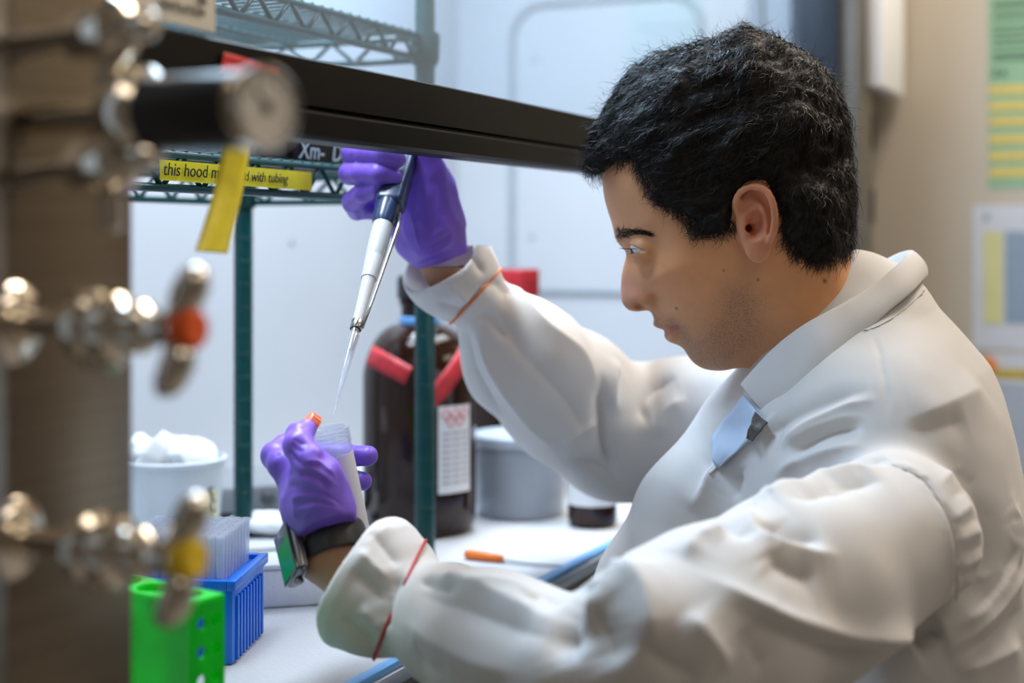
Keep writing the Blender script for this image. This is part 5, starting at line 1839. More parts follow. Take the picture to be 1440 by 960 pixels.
folds = [
    # near sleeve: upper arm drapery (highlights +, hollows -)
    ([(1255, 655), (1170, 668), (1090, 690), (1045, 712)], 0.008, 0.011, 0.007),
    ([(1250, 672), (1180, 684), (1100, 706)], -0.006, 0.008, 0.012),
    ([(1245, 640), (1180, 652), (1110, 668), (1070, 690)], -0.005, 0.009),
    ([(1050, 712), (1056, 742), (1085, 765), (1140, 778), (1190, 780)], 0.007, 0.008, 0.012),
    ([(1070, 735), (1100, 752), (1160, 762)], -0.006, 0.009),
    ([(1075, 775), (1110, 800), (1150, 812)], -0.006, 0.007, 0.012),
    ([(970, 800), (1040, 838), (1120, 875), (1220, 895), (1300, 880)], 0.0115, 0.009, 0.014),
    ([(1010, 850), (1080, 880), (1160, 908), (1250, 912)], -0.009, 0.014),
    ([(990, 745), (1020, 740), (1055, 765)], -0.006, 0.010),
    ([(960, 790), (985, 760), (1030, 742)], 0.006, 0.009),
    ([(880, 790), (905, 830), (915, 880), (930, 920)], 0.007, 0.012, 0.010),
    ([(830, 850), (850, 890), (870, 940)], -0.008, 0.012),
    ([(1040, 880), (1060, 910), (1080, 950)], -0.005, 0.014),
    ([(960, 860), (1000, 905), (1030, 950)], 0.006, 0.012),
    ([(900, 905), (940, 935), (990, 955)], -0.005, 0.012),
    # elbow crease
    ([(865, 790), (835, 820), (805, 860), (800, 900), (812, 940)], -0.016, 0.009, 0.013),
    ([(890, 785), (860, 810), (832, 850), (826, 900)], 0.008, 0.014),
    # near forearm
    ([(590, 805), (640, 812), (700, 838), (760, 862), (795, 868)], 0.005, 0.011),
    ([(575, 830), (640, 850), (720, 880), (790, 900)], -0.005, 0.012),
    ([(560, 870), (610, 900), (670, 930), (740, 950)], 0.005, 0.013),
    ([(650, 818), (720, 826), (775, 845)], 0.004, 0.008),
    ([(735, 850), (760, 838), (790, 845)], -0.005, 0.008),
    ([(580, 905), (600, 935), (640, 958)], -0.004, 0.010),
    ([(585, 812), (610, 822), (650, 830)], -0.004, 0.005),
    # near cuff
    ([(572, 806), (555, 826), (545, 855), (544, 890)], -0.0045, 0.0035),
    ([(500, 770), (530, 800), (552, 820)], 0.0035, 0.006),
    ([(490, 800), (520, 825), (540, 850)], -0.0040, 0.006),
    ([(505, 850), (525, 870), (540, 888)], 0.0035, 0.006),
    ([(520, 745), (545, 775), (562, 800)], -0.0030, 0.005),
    ([(480, 860), (505, 890), (535, 905)], -0.0030, 0.007),
    ([(505, 775), (540, 745), (560, 742)], 0.0015, 0.003),
    # armhole seam and gathers behind it
    ([(1250, 652), (1295, 672), (1325, 710), (1341, 750), (1346, 800), (1342, 850), (1325, 890), (1305, 925)], -0.0050, 0.0030),
    ([(1230, 648), (1280, 660), (1315, 696), (1332, 745), (1338, 800), (1332, 850)], 0.0030, 0.006),
    ([(1338, 735), (1362, 715), (1392, 700)], 0.0024, 0.0060, 0.0035), ([(1332, 712), (1350, 690), (1380, 668)], -0.0018, 0.0045),
    ([(1344, 765), (1370, 750), (1410, 738)], 0.0024, 0.0060, 0.0035), ([(1342, 750), (1364, 735), (1400, 722)], -0.0018, 0.0045),
    ([(1347, 800), (1372, 788), (1415, 772)], 0.0024, 0.0060, 0.0035), ([(1346, 782), (1370, 770), (1410, 757)], -0.0018, 0.0045),
    ([(1348, 826), (1370, 818), (1405, 800)], 0.0024, 0.0060, 0.0035), ([(1347, 812), (1368, 804), (1400, 788)], -0.0018, 0.0045),
    ([(1318, 690), (1335, 668), (1360, 650)], 0.0020, 0.006, 0.004),
    ([(1420, 690), (1432, 750), (1415, 810), (1375, 860), (1330, 890)], 0.0065, 0.009),
    ([(1440, 790), (1410, 850), (1365, 895), (1320, 925)], 0.0055, 0.008),
    ([(1430, 760), (1405, 820), (1360, 868)], -0.0055, 0.007),
    ([(1440, 850), (1400, 890), (1340, 930)], -0.0050, 0.009),
    ([(1440, 905), (1390, 930), (1340, 950)], 0.0050, 0.010),
    # underarm
    ([(1330, 888), (1270, 915), (1210, 940), (1150, 962)], -0.0120, 0.008, 0.012),
    # chest below the collar (near side)
    ([(1235, 548), (1180, 560), (1110, 590), (1060, 625)], -0.0065, 0.013, 0.008),
    ([(1240, 560), (1190, 572), (1130, 600), (1090, 632)], 0.0065, 0.006, 0.012),
    ([(1222, 600), (1190, 602), (1150, 615), (1110, 645)], -0.0075, 0.009, 0.006),
    ([(1225, 588), (1190, 588), (1140, 605), (1100, 630)], 0.0040, 0.006),
    ([(1225, 628), (1180, 630), (1130, 645), (1085, 672)], 0.0060, 0.007, 0.010),
    ([(1040, 655), (1035, 690), (1020, 715)], -0.0045, 0.010),
    ([(1225, 466), (1235, 490), (1240, 520), (1247, 560), (1245, 600)], -0.0014, 0.0022),
    ([(1390, 540), (1350, 560), (1290, 585), (1260, 585)], 0.004, 0.014),
    ([(1360, 590), (1320, 600), (1270, 605)], -0.004, 0.012),
    # front panel
    ([(1010, 655), (965, 720), (930, 770)], 0.0035, 0.012),
    # far forearm
    ([(700, 380), (760, 450), (820, 500), (845, 560)], 0.0060, 0.013),
    ([(690, 420), (740, 500), (800, 570), (830, 630)], -0.0045, 0.012),
    ([(665, 450), (690, 520), (740, 590), (790, 640)], 0.0060, 0.010, 0.007),
    ([(655, 455), (668, 520), (710, 590)], -0.0040, 0.010),
    ([(845, 520), (848, 570), (850, 620), (860, 680)], -0.0110, 0.007, 0.008),
    ([(870, 505), (862, 540), (864, 590)], 0.0060, 0.009),
    ([(955, 530), (920, 545), (905, 575), (915, 605)], -0.0070, 0.010),
    ([(970, 560), (935, 580), (925, 620)], 0.0050, 0.010),
    ([(790, 625), (830, 600), (850, 600)], 0.0050, 0.007),
    ([(800, 640), (840, 660), (880, 690)], -0.0045, 0.006),
    ([(675, 400), (700, 400), (720, 420)], -0.0040, 0.006), ([(668, 440), (690, 450), (715, 480)], -0.0040, 0.006),
    # far cuff
    ([(690, 395), (675, 410), (655, 433), (640, 447)], -0.0040, 0.0035),
    ([(660, 345), (672, 370), (684, 388)], -0.0035, 0.005), ([(635, 400), (648, 415), (660, 428)], 0.0035, 0.005),
    ([(645, 365), (660, 385), (674, 402)], 0.0035, 0.005), ([(615, 425), (632, 430), (648, 436)], -0.0025, 0.005),
]
folds = [(f[0], f[1] * 1.12) + tuple(w * 0.9 for w in f[2:]) for f in folds]
V = strokes(V, Q, folds)
# near front edge of the coat lies over the open front
V = strokes(V, Q, [([(1100, 574), (1080, 592), (1050, 621), (1020, 646), (998, 666), (985, 690), (968, 722), (950, 755)], 0.0065, 0.018, 0.0016)])
V = relax(V, Q, 1, 0.2)
coat = from_np('lab_coat', V, Q, M_coat, person)
coat['label'] = 'white cotton lab coat with gathered cuffs'
coat_bvh = ZBuf(V, Q)
coatV, coatQ = V, Q

# ---- collar: stand and turned-down leaf running round the neck
near_top = [(1040, 541, 1.150), (1085, 492, 1.128), (1130, 457, 1.120), (1180, 430, 1.124), (1225, 403, 1.137), (1258, 377, 1.152), (1276, 359, 1.180), (1282, 352, 1.215)]
near_bot = [(1082, 592, 1.128), (1118, 566, 1.102), (1160, 524, 1.095), (1205, 480, 1.105), (1250, 438, 1.118), (1284, 410, 1.137), (1300, 393, 1.175), (1304, 388, 1.215)]
near_in = [(1075, 560, 1.170), (1110, 525, 1.150), (1145, 500, 1.142), (1185, 478, 1.145), (1220, 450, 1.152), (1243, 428, 1.165), (1252, 411, 1.190), (1254, 405, 1.215)]
def mirror(p):
    q = (np.asarray(p) - HC) @ HR
    c = (PA(1282, 352, 1.215) - HC) @ HR
    q[1] = 2 * c[1] - q[1]
    return HC + HR @ q
def full(lst):
    a = [PA(*t) for t in lst]
    b = [mirror(x) for x in a[:-1]][::-1]
    return catmull(a + b, 8)
ct, cb, ci = full(near_top), full(near_bot), full(near_in)
k = len(ct)
rows = []
NS_ = 7
cen = HC + HR @ np.array([*(hl(1150, 450, 0))[:1], 0, 0])
for i in range(k):
    row = []
    outw = cb[i] - ci[i]
    o_h = outw.copy(); o_h[2] = 0; o_h /= max(np.linalg.norm(o_h), 1e-6)
    for j in range(5):                        # stand, inside going up
        t = j / 4
        row.append(ci[i] * (1 - t) + (ct[i] - o_h * 0.002) * t)
    row.append(ct[i] + np.array([0, 0, 0.0012]))
    for j in range(1, NS_ + 1):               # leaf, outside going down
        t = j / NS_
        bul = 0.004 * math.sin(math.pi * t)
        row.append((ct[i] + o_h * 0.002) * (1 - t) + cb[i] * t + o_h * bul)
    rows.append(row)
bm = bmesh.new()
g = [[bm.verts.new(Vector(p)) for p in row] for row in rows]
for i in range(k - 1):
    for j in range(len(rows[0]) - 1):
        bm.faces.new((g[i][j], g[i][j + 1], g[i + 1][j + 1], g[i + 1][j]))
bmesh.ops.recalc_face_normals(bm, faces=bm.faces[:])
bmesh.ops.solidify(bm, geom=bm.faces[:], thickness=0.0016)
col_ob = from_bm('collar', bm, M_coat, coat, smooth=True)
md = col_ob.modifiers.new('sub', 'SUBSURF'); md.levels = 1; md.render_levels = 1
# seam lines as raised piping
def surf_tube(name, pix, r, m, parent, lift=0.0001, bv=coat_bvh, per=8):
    pts = []
    for x, y in catmull([np.array(q, float) for q in pix], per):
        loc, n_ = cast(bv, x, y)
        if loc is not None and (not pts or (loc - pts[-1]).length < 0.03): pts.append(loc + n_ * lift)
    return tube(name, pts, r, m, parent, 6)
surf_tube('seam', [(1300, 408), (1275, 432), (1250, 450), (1226, 462), (1215, 464)], 0.0007, M_coat, coat)
surf_tube('seam', [(1252, 652), (1296, 672), (1326, 710), (1342, 750), (1347, 800), (1343, 850), (1326, 890)], 0.0006, M_coat, coat)
surf_tube('seam', [(1076, 597), (1050, 622), (1020, 646), (998, 666)], 0.0014, M_coat, coat, 0.0002)

# ---- shirt and tie seen in the opening
M_shirt = mat('light_blue_shirt', (0.50, 0.62, 0.80), 0.7, var=0.04)
def sheet(name, pix, m, parent, th=0.0012, sub=4):
    """thin curved sheet through given pixels with depths; pix is a grid of rows"""
    bm = bmesh.new()
    g = [[bm.verts.new(P(*q)) for q in row] for row in pix]
    for i in range(len(g) - 1):
        for j in range(len(g[0]) - 1):
            bm.faces.new((g[i][j], g[i][j + 1], g[i + 1][j + 1], g[i + 1][j]))
    bmesh.ops.recalc_face_normals(bm, faces=bm.faces[:])
    bmesh.ops.subdivide_edges(bm, edges=bm.edges[:], cuts=sub, use_grid_fill=True, smooth=0.6)
    bmesh.ops.solidify(bm, geom=bm.faces[:], thickness=th)
    return from_bm(name, bm, m, parent, smooth=True)
def dep(x, y, back=0.0):
    loc, n_ = cast(coat_bvh, x, y)
    return (loc.y if loc is not None else 1.17) - back
def drow(lst, lift):
    return [(x, y, dep(x, y, lift)) for x, y in lst]
shirt = sheet('shirt', [drow([(1046, 556), (1062, 574), (1076, 592)], .003), drow([(1018, 590), (1040, 606), (1056, 616)], .009), drow([(1002, 616), (1022, 632), (1034, 638)], .008), drow([(1003, 648), (1007, 654), (1012, 658)], .002)], M_shirt, person)
M_tie = mat('dark_tie', (0.09, 0.085, 0.075), 0.5, var=0.3, scale=300)
tie = sheet('tie', [drow([(1062, 578), (1070, 586), (1079, 593)], .0082), drow([(1056, 596), (1063, 601), (1069, 606)], .0125), drow([(1049, 616), (1053, 618), (1057, 620)], .0125)], M_tie, person)

# ================================================================== gloves
def glove_mat():
    m, N, L, B = newmat('purple_nitrile')
    tc = N.new('ShaderNodeTexCoord')
    no = N.new('ShaderNodeTexNoise'); no.inputs['Scale'].default_value = 25; no.inputs['Detail'].default_value = 3
    L.new(tc.outputs['Object'], no.inputs['Vector'])
    r = N.new('ShaderNodeValToRGB')
    r.color_ramp.elements[0].color = (0.175, 0.085, 0.56, 1); r.color_ramp.elements[1].color = (0.215, 0.110, 0.66, 1)
    L.new(no.outputs['Fac'], r.inputs['Fac']); L.new(r.outputs['Color'], B.inputs['Base Color'])
    B.inputs['Roughness'].default_value = 0.42
    B.inputs['Specular IOR Level'].default_value = 0.45
    n2 = N.new('ShaderNodeTexNoise'); n2.inputs['Scale'].default_value = 500; n2.inputs['Detail'].default_value = 2
    L.new(tc.outputs['Object'], n2.inputs['Vector'])
    b = N.new('ShaderNodeBump'); b.inputs['Strength'].default_value = 0.12; b.inputs['Distance'].default_value = 0.0005
    L.new(n2.outputs['Fac'], b.inputs['Height']); L.new(b.outputs['Normal'], B.inputs['Normal'])
    return m
M_glove = glove_mat()

# tube held by the near hand: axis from mouth to bottom
TA = PA(463, 604, 1.060); TB_dir = PA(491, 735, 1.070) - TA; TB_dir /= np.linalg.norm(TB_dir)
TL = 0.108; TR = 0.0142
# pipette axis from the push button to the point of the tip
PT = PA(466.5, 589, 1.068)
PU = PA(566, 214, 1.262)
pd = (PU - PT); PLEN = np.linalg.norm(pd); pd = pd / PLEN

def hand_mesh(palm, fingers, extra, lo, hi, h, kf=0.0045, cut=None, wr=None):
    def fn(p):
        pf = palm(p)
        d = None
        for pts, rs in fingers:
            g = smin(pf, sd_chain(p, pts, rs, 0.0022), kf)
            d = g if d is None else smin(d, g, 0.0010)
        if d is None: d = pf
        if extra: d = extra(p, d)
        return d.astype(np.float32)
    return surface_nets(fn, lo, hi, h, margin=1.3)

# ---- near (left) hand: palm turned to the right, thumb on the camera side, fingers behind the tube
wrist = PA(452, 752, 1.020)
def palm_l(p):
    d = sd_cone(p, PA(458, 768, 1.026), PA(447, 715, 1.022), 0.0225, 0.0245)
    d = smin(d, sd_ell(p, PA(440, 690, 1.032), (0.020, 0.034, 0.031)), 0.012)
    d = smin(d, sd_cone(p, PA(462, 722, 1.008), PA(450, 672, 1.006), 0.0185, 0.0165), 0.012)      # thenar
    d = smin(d, sd_cone(p, PA(432, 705, 1.035), PA(411, 655, 1.036), 0.0155, 0.0125), 0.010)
    d = smin(d, sd_cone(p, PA(445, 715, 1.048), PA(432, 665, 1.078), 0.018, 0.013), 0.010)
    return d
fl = [
    ([PA(450, 676, 1.004), PA(434, 648, 1.002), PA(419, 627, 1.008), PA(421, 613, 1.018), PA(430, 604, 1.026)], [0.0150, 0.0122, 0.0108, 0.0098, 0.0076]),                          # thumb
    ([PA(414, 672, 1.032), PA(396, 652, 1.034), PA(387, 640, 1.044), PA(401, 627, 1.062), PA(420, 622, 1.070)], [0.0120, 0.0108, 0.0102, 0.0092, 0.0082]),  # index
    ([PA(416, 665, 1.058), PA(404, 645, 1.078), PA(430, 640, 1.098), PA(478, 640, 1.104), PA(517, 641, 1.092)], [0.0125, 0.0108, 0.0098, 0.0092, 0.0078]),  # middle
    ([PA(424, 680, 1.075), PA(418, 672, 1.095), PA(445, 672, 1.110), PA(482, 675, 1.108), PA(510, 676, 1.092)], [0.0120, 0.0105, 0.0096, 0.0088, 0.0074]),  # ring
    ([PA(434, 695, 1.085), PA(430, 695, 1.105), PA(452, 698, 1.112), PA(480, 702, 1.104)], [0.0108, 0.0092, 0.0082, 0.0070]),                          # little
]
def extra_l(p, d):
    # keep clear of the tube, open the glove at the wrist
    t = sd_cone(p, TA - TB_dir * 0.01, TA + TB_dir * TL, TR + 0.0008, TR + 0.0002)
    d = smax(d, -t, 0.002)
    d = smax(d, sd_plane(p, PA(460, 756, 1.025), np.array([0.30, -0.45, -0.80])), 0.002)
    d = d + 0.0006 * vnoise(p, 130, 2)
    return d
V, Q = hand_mesh(palm_l, fl, extra_l, (-0.215, 0.95, 1.00), (-0.085, 1.14, 1.13), 0.0011)
wr_l = [
    ([(408, 640), (420, 652), (436, 660)], -0.0018, 0.0020), ([(404, 630), (416, 645), (428, 653)], -0.0014, 0.0018),
    ([(425, 650), (445, 648), (462, 660), (475, 672)], 0.0014, 0.0020), ([(415, 660), (440, 660), (465, 676), (478, 690)], 0.0016, 0.0022), ([(420, 668), (440, 668), (462, 684)], -0.0014, 0.0020),
    ([(405, 672), (430, 676), (455, 690), (480, 705)], 0.0013, 0.0022), ([(405, 682), (430, 684), (455, 697)], -0.0012, 0.0020),
    ([(408, 700), (435, 697), (465, 705), (488, 716)], 0.0015, 0.0022), ([(410, 708), (440, 704), (470, 712)], -0.0012, 0.0020),
    ([(412, 722), (440, 712), (470, 716), (492, 722)], 0.0014, 0.0022), ([(425, 735), (438, 715), (450, 700)], 0.0012, 0.0024), ([(412, 690), (414, 715), (416, 735)], 0.0010, 0.0024),
    ([(378, 650), (388, 640), (398, 630)], -0.0010, 0.0018), ([(384, 660), (394, 650), (403, 640)], -0.0010, 0.0018),
    ([(412, 615), (420, 622), (432, 626)], -0.0008, 0.0016), ([(408, 622), (418, 632), (428, 636)], -0.0010, 0.0016), ([(448, 690), (466, 700), (484, 716)], -0.0012, 0.0020),
]
V = strokes(V, Q, wr_l)
gl = from_np('glove', V, Q, M_glove, person)
gl['label'] = 'purple nitrile glove on the hand holding the tube'

# ---- far (right) hand: palm towards the camera, fingers round the pipette, thumb up on the button
def palm_r(p):
    d = sd_cone(p, PA(622, 362, 1.292), PA(612, 330, 1.290), 0.0235, 0.028)
    d = smin(d, sd_ell(p, PA(600, 292, 1.288), (0.030, 0.020, 0.045), None), 0.014)
    d = smin(d, sd_cone(p, PA(606, 335, 1.274), PA(600, 245, 1.272), 0.021, 0.017), 0.012)         # thenar
    d = smin(d, sd_cone(p, PA(590, 335, 1.295), PA(562, 285, 1.300), 0.022, 0.017), 0.012)         # heel below the little finger
    d = smin(d, sd_cone(p, PA(590, 250, 1.300), PA(578, 205, 1.305), 0.020, 0.017), 0.012)
    return d
def fing(y0, y1, y2, y3, x_tip, y_tip, r, xl):
    return ([PA(572, y0, 1.305), PA(xl + 34, y1 - 4, 1.315), PA(xl + 10, y1, 1.292), PA(xl + 9, y2, 1.258), PA(xl + 26, y3, 1.232), PA(xl + 50, y3 + 1, 1.220), PA(x_tip - 9, y_tip, 1.2235)], [r * 1.15, r * 1.08, r, r * 0.98, r * 0.96, r * 0.93, r * 0.80])
fr = [
    fing(205, 190, 190, 192, 575, 195, 0.0102, 492),          # index
    fing(228, 216, 216, 216, 566, 224, 0.0104, 488),          # middle
    fing(255, 244, 244, 243, 562, 250, 0.0104, 483),          # ring
    ([PA(572, 285, 1.305), PA(520, 292, 1.312), PA(502, 294, 1.290), PA(496, 284, 1.262), PA(512, 270, 1.236), PA(531, 264, 1.2235)], [0.0110, 0.0104, 0.0098, 0.0094, 0.0090, 0.0076]),   # little
    ([PA(600, 240, 1.270), PA(596, 205, 1.262), PA(588, 180, 1.262), PA(574, 168, 1.264)], [0.0165, 0.0125, 0.0110, 0.0095]),   # thumb
]
def extra_r(p, d):
    q = p - PT.astype(np.float32)
    t = sd_cone(p, PT + pd * (PLEN * 0.68), PT + pd * (PLEN * 1.15), 0.0125, 0.0135)
    d = smax(d, -t, 0.002)
    ax = PA(628, 378, 1.292) - PA(612, 330, 1.29)
    d = smax(d, sd_plane(p, PA(624, 366, 1.291), ax), 0.002)
    d = d + 0.0005 * vnoise(p, 130, 5)
    return d
V, Q = hand_mesh(palm_r, fr, extra_r, (-0.175, 1.20, 1.20), (-0.03, 1.36, 1.385), 0.0012, kf=0.006)
wr_r = [([(600, 250), (598, 290), (592, 330)], 0.0010, 0.0025), ([(580, 300), (585, 330), (592, 355)], 0.0012, 0.0022), ([(612, 260), (612, 300), (606, 345)], -0.0008, 0.0025),
        ([(590, 362), (615, 352), (640, 338)], 0.0014, 0.0022), ([(588, 372), (612, 364), (638, 350)], -0.0014, 0.0020), ([(592, 350), (612, 342), (636, 328)], -0.0012, 0.0020),
        ([(572, 300), (568, 320), (575, 340)], 0.0010, 0.0022), ([(620, 300), (628, 320), (640, 335)], 0.0010, 0.0025), ([(600, 340), (620, 325), (640, 318)], 0.0012, 0.0024)]
V = strokes(V, Q, wr_r)
gr_ = from_np('glove', V, Q, M_glove, person)
gr_['label'] = 'purple nitrile glove on the hand holding the pipette'

# ================================================================== pipette
M_navy = mat('navy_plastic', (0.022, 0.045, 0.115), 0.3, var=0.08, coat=0.2)
M_white_pl = mat('white_plastic', (0.56, 0.58, 0.60), 0.3, var=0.03)
M_steelrod = mat('steel_rod', (0.45, 0.45, 0.46), 0.25, metal=1.0, var=0.03)
M_cleartip = clear_mat('clear_pp_tip', (0.93, 0.95, 0.98), gloss=0.10, milky=0.24, rough=0.15)
pip = empty('pipette', PT)
tag(pip, 'navy and white micropipette with a clear tip held over the tube', 'pipette')
AP = axis_matrix(PT, pd)
def fr_(y):            # distance along the axis at a photo row
    return PLEN * (589 - y) / (589 - 214)
def R_(px_w, y):       # radius from a photo width at a row
    Y = PT[1] + (PU[1] - PT[1]) * fr_(y) / PLEN
    return 0.5 * px_w * Y / F * 0.97
lathe('tip', [(0.0006, 0.0), (R_(5.5, 570), fr_(570)), (R_(11, 530), fr_(530)), (R_(14.5, 505), fr_(505)), (R_(16, 484), fr_(484)), (R_(13.5, 482), fr_(482)), (R_(12, 505), fr_(505)), (R_(3.5, 570), fr_(570))], AP, M_cleartip, pip, 24, 40, cap=False)
lathe('tip_cone', [(R_(8, 500), fr_(503)), (R_(12, 480), fr_(482)), (R_(13.5, 472), fr_(476)), (R_(13.5, 472), fr_(466))], AP, M_steelrod, pip, 24)
lathe('shaft', [(R_(15, 466), fr_(474)), (R_(17, 440), fr_(440)), (R_(20, 411), fr_(411)), (R_(21, 404), fr_(406))], AP, M_white_pl, pip, 28)
lathe('shaft', [(R_(23, 406), fr_(408)), (R_(24, 400), fr_(402)), (R_(27, 376), fr_(376)), (R_(25, 372), fr_(373))], AP, M_white_pl, pip, 28)
lathe('shaft', [(R_(27, 376), fr_(377)), (R_(29, 372), fr_(373)), (R_(30, 326), fr_(328)), (R_(28, 322), fr_(322))], AP, M_white_pl, pip, 28)
lathe('collar', [(R_(31, 330), fr_(330)), (R_(36, 322), fr_(324)), (R_(38, 300), fr_(300)), (R_(36, 285), fr_(285)), (R_(34, 280), fr_(280))], AP, M_navy, pip, 28)
# handle: rounded box leaning along the axis
side = np.cross(pd, E2); side /= np.linalg.norm(side)
MH = Matrix((Vector(side), Vector(np.cross(pd, side)), Vector(pd))).transposed().to_4x4(); MH.translation = Vector(PT)
if MH.to_3x3().determinant() < 0: MH = MH @ Matrix.Scale(-1, 4, (0, 1, 0))
sgx = 1.0 if side[0] > 0 else -1.0
x0, x1 = (-0.0105, 0.0135) if sgx > 0 else (-0.0135, 0.0105)
box('handle', x0, x1, -0.0115, 0.0115, fr_(302), fr_(195), M_navy, pip, 0.0045, MH, 3)
lathe('body_top', [(0.0118, fr_(197)), (0.0122, fr_(194)), (0.0122, fr_(172)), (0.0095, fr_(168))], AP, M_navy, pip, 24)
lathe('push_button', [(0.004, fr_(170)), (0.004, fr_(156)), (0.0075, fr_(155)), (0.0080, fr_(148)), (0.006, fr_(145)), (0, fr_(145))], AP, M_white_pl, pip, 20)
er = [PT + pd * fr_(312) + side * sgx * 0.012, PT + pd * fr_(330) + side * sgx * 0.0135, PT + pd * fr_(380) + side * sgx * 0.0108, PT + pd * fr_(440) + side * sgx * 0.0075, PT + pd * fr_(474) + side * sgx * 0.0052]
tube('ejector_rod', er, [0.0018, 0.0018, 0.0014, 0.0013, 0.0013], M_steelrod, pip, 10)
lathe('ejector_ring', [(R_(16, 470), fr_(477)), (R_(18, 470), fr_(476)), (R_(18, 470), fr_(466)), (R_(16, 470), fr_(465))], AP, M_steelrod, pip, 24, cap=False)
M_lime = mat('lime_ring', (0.45, 0.65, 0.02), 0.4)
lathe('colour_ring', [(R_(35, 282), fr_(284)), (R_(37, 282), fr_(283)), (R_(37, 282), fr_(278)), (R_(35, 282), fr_(277))], AP, M_lime, pip, 24, cap=False)

# ================================================================== tube with cap
tu = empty('centrifuge_tube', TA)
tag(tu, 'open clear centrifuge tube held in the near gloved hand', 'tube')
AT = axis_matrix(TA, TB_dir)
M_tube = clear_mat('tube_plastic', (0.93, 0.95, 0.98), gloss=0.08, milky=0.13, rough=0.1)
lathe('tube_wall', [(TR, 0.0), (TR, 0.085), (TR * 0.75, 0.093), (0.003, TL), (0.0, TL), (0.0, TL - 0.002), (0.0025, TL - 0.002), (TR * 0.75 - 0.001, 0.092), (TR - 0.0011, 0.084), (TR - 0.0011, 0.0)], AT, M_tube, tu, 40, 40, cap=False)
lathe('rim', [(TR - 0.0012, -0.0004), (TR + 0.0008, -0.0004), (TR + 0.0008, 0.0012), (TR - 0.0002, 0.0016)], AT, M_tube, tu, 40, 40, cap=False)
for zz in (0.004, 0.007, 0.010):
    bm = bmesh.new()
    bm_tube(bm, [AT @ Vector(((TR + 0.0003) * math.cos(a * math.pi / 18), (TR + 0.0003) * math.sin(a * math.pi / 18), zz)) for a in range(36)], 0.0006, 5, True)
    from_bm('thread', bm, M_tube, tu, smooth=True)
M_writing = mat('white_writing_panel', (0.72, 0.74, 0.80), 0.6, var=0.03)
# frosted writing patch on the camera-right side
bm = bmesh.new(); g = []
loc_cam = AT.inverted() @ Vector((0, 0, CAMZ)); a_c = math.atan2(loc_cam.y, loc_cam.x)
loc_r = AT.inverted() @ Vector((TA[0] + 1, TA[1] - 0.9, TA[2])); a_c = math.atan2(loc_r.y, loc_r.x)
for i in range(11):
    a = a_c + (i / 10 - 0.5) * 1.25
    g.append([bm.verts.new(AT @ Vector((rr * math.cos(a), rr * math.sin(a), z))) for rr, z in ((TR + 0.0001, 0.018), (TR + 0.0001, 0.083), (TR + 0.0004, 0.083), (TR + 0.0004, 0.018))])
for i in range(10):
    for j in range(4):
        bm.faces.new((g[i][j], g[i][(j + 1) % 4], g[i + 1][(j + 1) % 4], g[i + 1][j]))
bm.faces.new(g[0]); bm.faces.new(g[-1][::-1])
from_bm('writing_panel', bm, M_writing, tu, angle=40)
# orange screw cap pinched beside the mouth
M_cap = mat('orange_cap', (0.88, 0.20, 0.09), 0.4, var=0.05)
cp = PA(436, 598, 1.040)
cap = empty('screw_cap', cp)
tag(cap, 'orange screw cap pinched between thumb and finger at the tube mouth', 'cap')
AC = axis_matrix(cp, Vector((-0.75, -0.25, 0.62)).normalized())
prof = [(0.0, -0.004), (0.0085, -0.004), (0.0090, -0.003), (0.0090, 0.004), (0.0082, 0.005), (0.0, 0.005)]
lathe('cap_shell', prof, AC, M_cap, cap, 28, 30, cap=False)
for i in range(14):
    a = 2 * math.pi * i / 14
    bm = bmesh.new(); bm_box(bm, 0.0086, 0.0094, -0.0007, 0.0007, -0.0032, 0.0038, 0.0, AC @ Matrix.Rotation(a, 4, 'Z'))
    from_bm('grip_rib', bm, M_cap, cap)

# ================================================================== watch
wc = PA(466, 770, 1.026)
hand_dir = np.array([-0.30, 0.52, 0.80]); hand_dir /= np.linalg.norm(hand_dir)
watch = empty('smartwatch', wc)
tag(watch, 'black smartwatch with a green screen on the near wrist', 'watch')
M_band = mat('black_rubber_band', (0.018, 0.019, 0.021), 0.45, var=0.05)
M_case = mat('dark_steel_case', (0.16, 0.16, 0.17), 0.22, metal=1.0, var=0.03)
M_gls = mat('black_glass', (0.006, 0.007, 0.008), 0.08, var=0.0, coat=0.5)
M_scr = mat('green_screen', (0.005, 0.16, 0.03), 0.15, var=0.0, emit=((0.004, 0.22, 0.03), 0.35))
# band: elliptical loop round the wrist
back_dir = Vector((-0.84, -0.52, -0.10)).normalized()
hd = Vector(hand_dir)
fa = (back_dir - hd * back_dir.dot(hd)).normalized()
fb = hd.cross(fa)
bm = bmesh.new(); g = []
KB = 48
for i in range(KB):
    a = 2 * math.pi * i / KB
    rad = Vector(wc) + fa * (0.0240 * math.cos(a)) + fb * (0.0265 * math.sin(a))
    nrm = (fa * math.cos(a) / 0.0240 + fb * math.sin(a) / 0.0265).normalized()
    row = []
    wv = 0.0108
    for (u, v) in ((-wv, 0), (wv, 0), (wv, 0.0022), (wv * 0.8, 0.0028), (-wv * 0.8, 0.0028), (-wv, 0.0022)):
        row.append(bm.verts.new(rad + hd * u + nrm * v))
    g.append(row)
for i in range(KB):
    A_ = g[i]; B_ = g[(i + 1) % KB]
    for j in range(6):
        bm.faces.new((A_[j], A_[(j + 1) % 6], B_[(j + 1) % 6], B_[j]))
from_bm('band', bm, M_band, watch, angle=40)
MW = Matrix((fb, hd, fa)).transposed().to_4x4()
MW.translation = Vector(wc) + fa * 0.0245
if MW.to_3x3().determinant() < 0: MW = MW @ Matrix.Scale(-1, 4, (1, 0, 0))
case = box('case', -0.0175, 0.0175, -0.0205, 0.0205, 0.0, 0.0095, M_case, watch, 0.004, MW, 4)
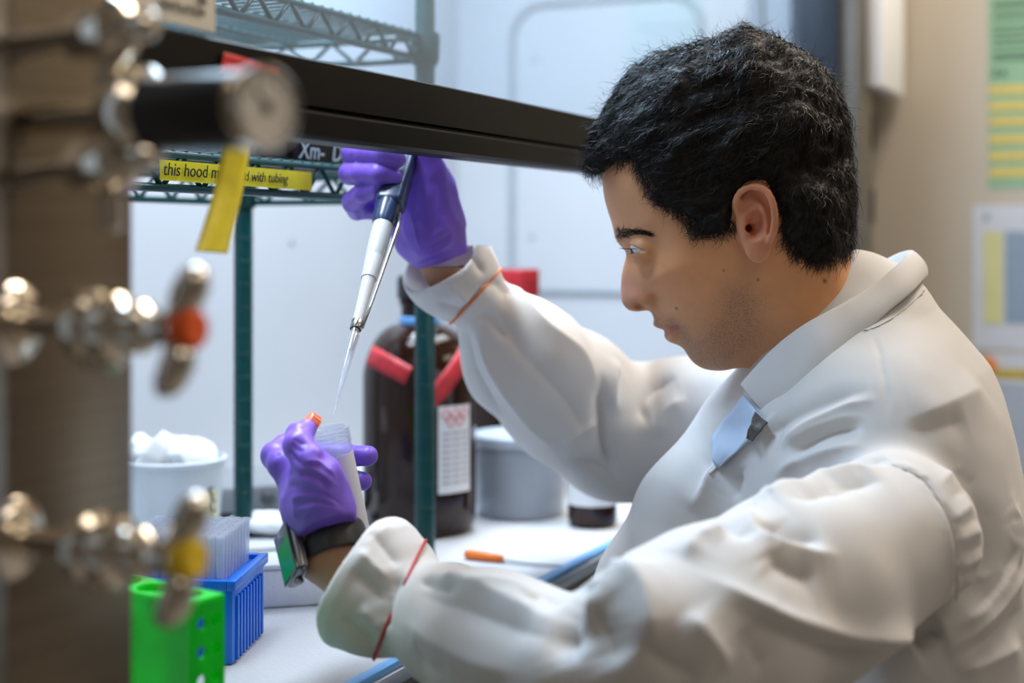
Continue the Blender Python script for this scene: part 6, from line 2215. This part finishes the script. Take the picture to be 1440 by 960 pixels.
box('glass', -0.0160, 0.0160, -0.0190, 0.0190, 0.0085, 0.0108, M_gls, watch, 0.0010, MW, 2)
box('screen', -0.0138, 0.0138, -0.0172, 0.0085, 0.0107, 0.0110, M_scr, watch, 0.0, MW)
lathe('crown', [(0.0, 0.0), (0.0034, 0.0), (0.0034, 0.0022), (0.0028, 0.0028), (0, 0.0028)], MW @ Matrix.Translation((0, -0.0205, 0.005)) @ Matrix.Rotation(math.pi / 2, 4, 'X'), M_case, watch, 18, cap=False)
lathe('crown', [(0.0, 0.0), (0.0034, 0.0), (0.0034, 0.0022), (0.0028, 0.0028), (0, 0.0028)], MW @ Matrix.Translation((-0.0175, 0.008, 0.005)) @ Matrix.Rotation(-math.pi / 2, 4, 'Y'), M_case, watch, 18, cap=False)

# ================================================================== rubber bands round the cuffs
def band_round(name, c, axis, bvh, r, m, n=60, rmax=0.05):
    bvh = bvh_near(coatV, coatQ, c, 0.09)
    axis = Vector(axis).normalized()
    a = axis.orthogonal().normalized(); b = axis.cross(a)
    pts = []
    for i in range(n):
        t = 2 * math.pi * i / n
        d = a * math.cos(t) + b * math.sin(t)
        h = bvh.ray_cast(Vector(c) + d * rmax, -d)
        if h[0] is not None and (h[0] - Vector(c)).length < rmax:
            pts.append(h[0] + d * 0.0008)
    bm = bmesh.new(); bm_tube(bm, pts, r, 6, True)
    return from_bm(name, bm, m, None, smooth=True)
o = band_round('rubber_band', PA(560, 848, .987), np.cross(np.array(cast(coat_bvh, 577, 803)[0]) - PA(560, 848, .987), np.array(cast(coat_bvh, 541, 885)[0]) - PA(560, 848, .987)), coat_bvh, 0.0011, mat('red_rubber', (0.55, 0.02, 0.03), 0.5))
tag(o, 'thin red rubber band around the near cuff', 'rubber band')
o = band_round('rubber_band', PA(665, 420, 1.317), np.cross(np.array(cast(coat_bvh, 688, 397)[0]) - PA(665, 420, 1.317), np.array(cast(coat_bvh, 645, 444)[0]) - PA(665, 420, 1.317) + np.array([0, -0.01, 0])), coat_bvh, 0.0013, mat('orange_rubber', (0.75, 0.22, 0.06), 0.5))
tag(o, 'orange rubber band around the raised far cuff', 'rubber band')
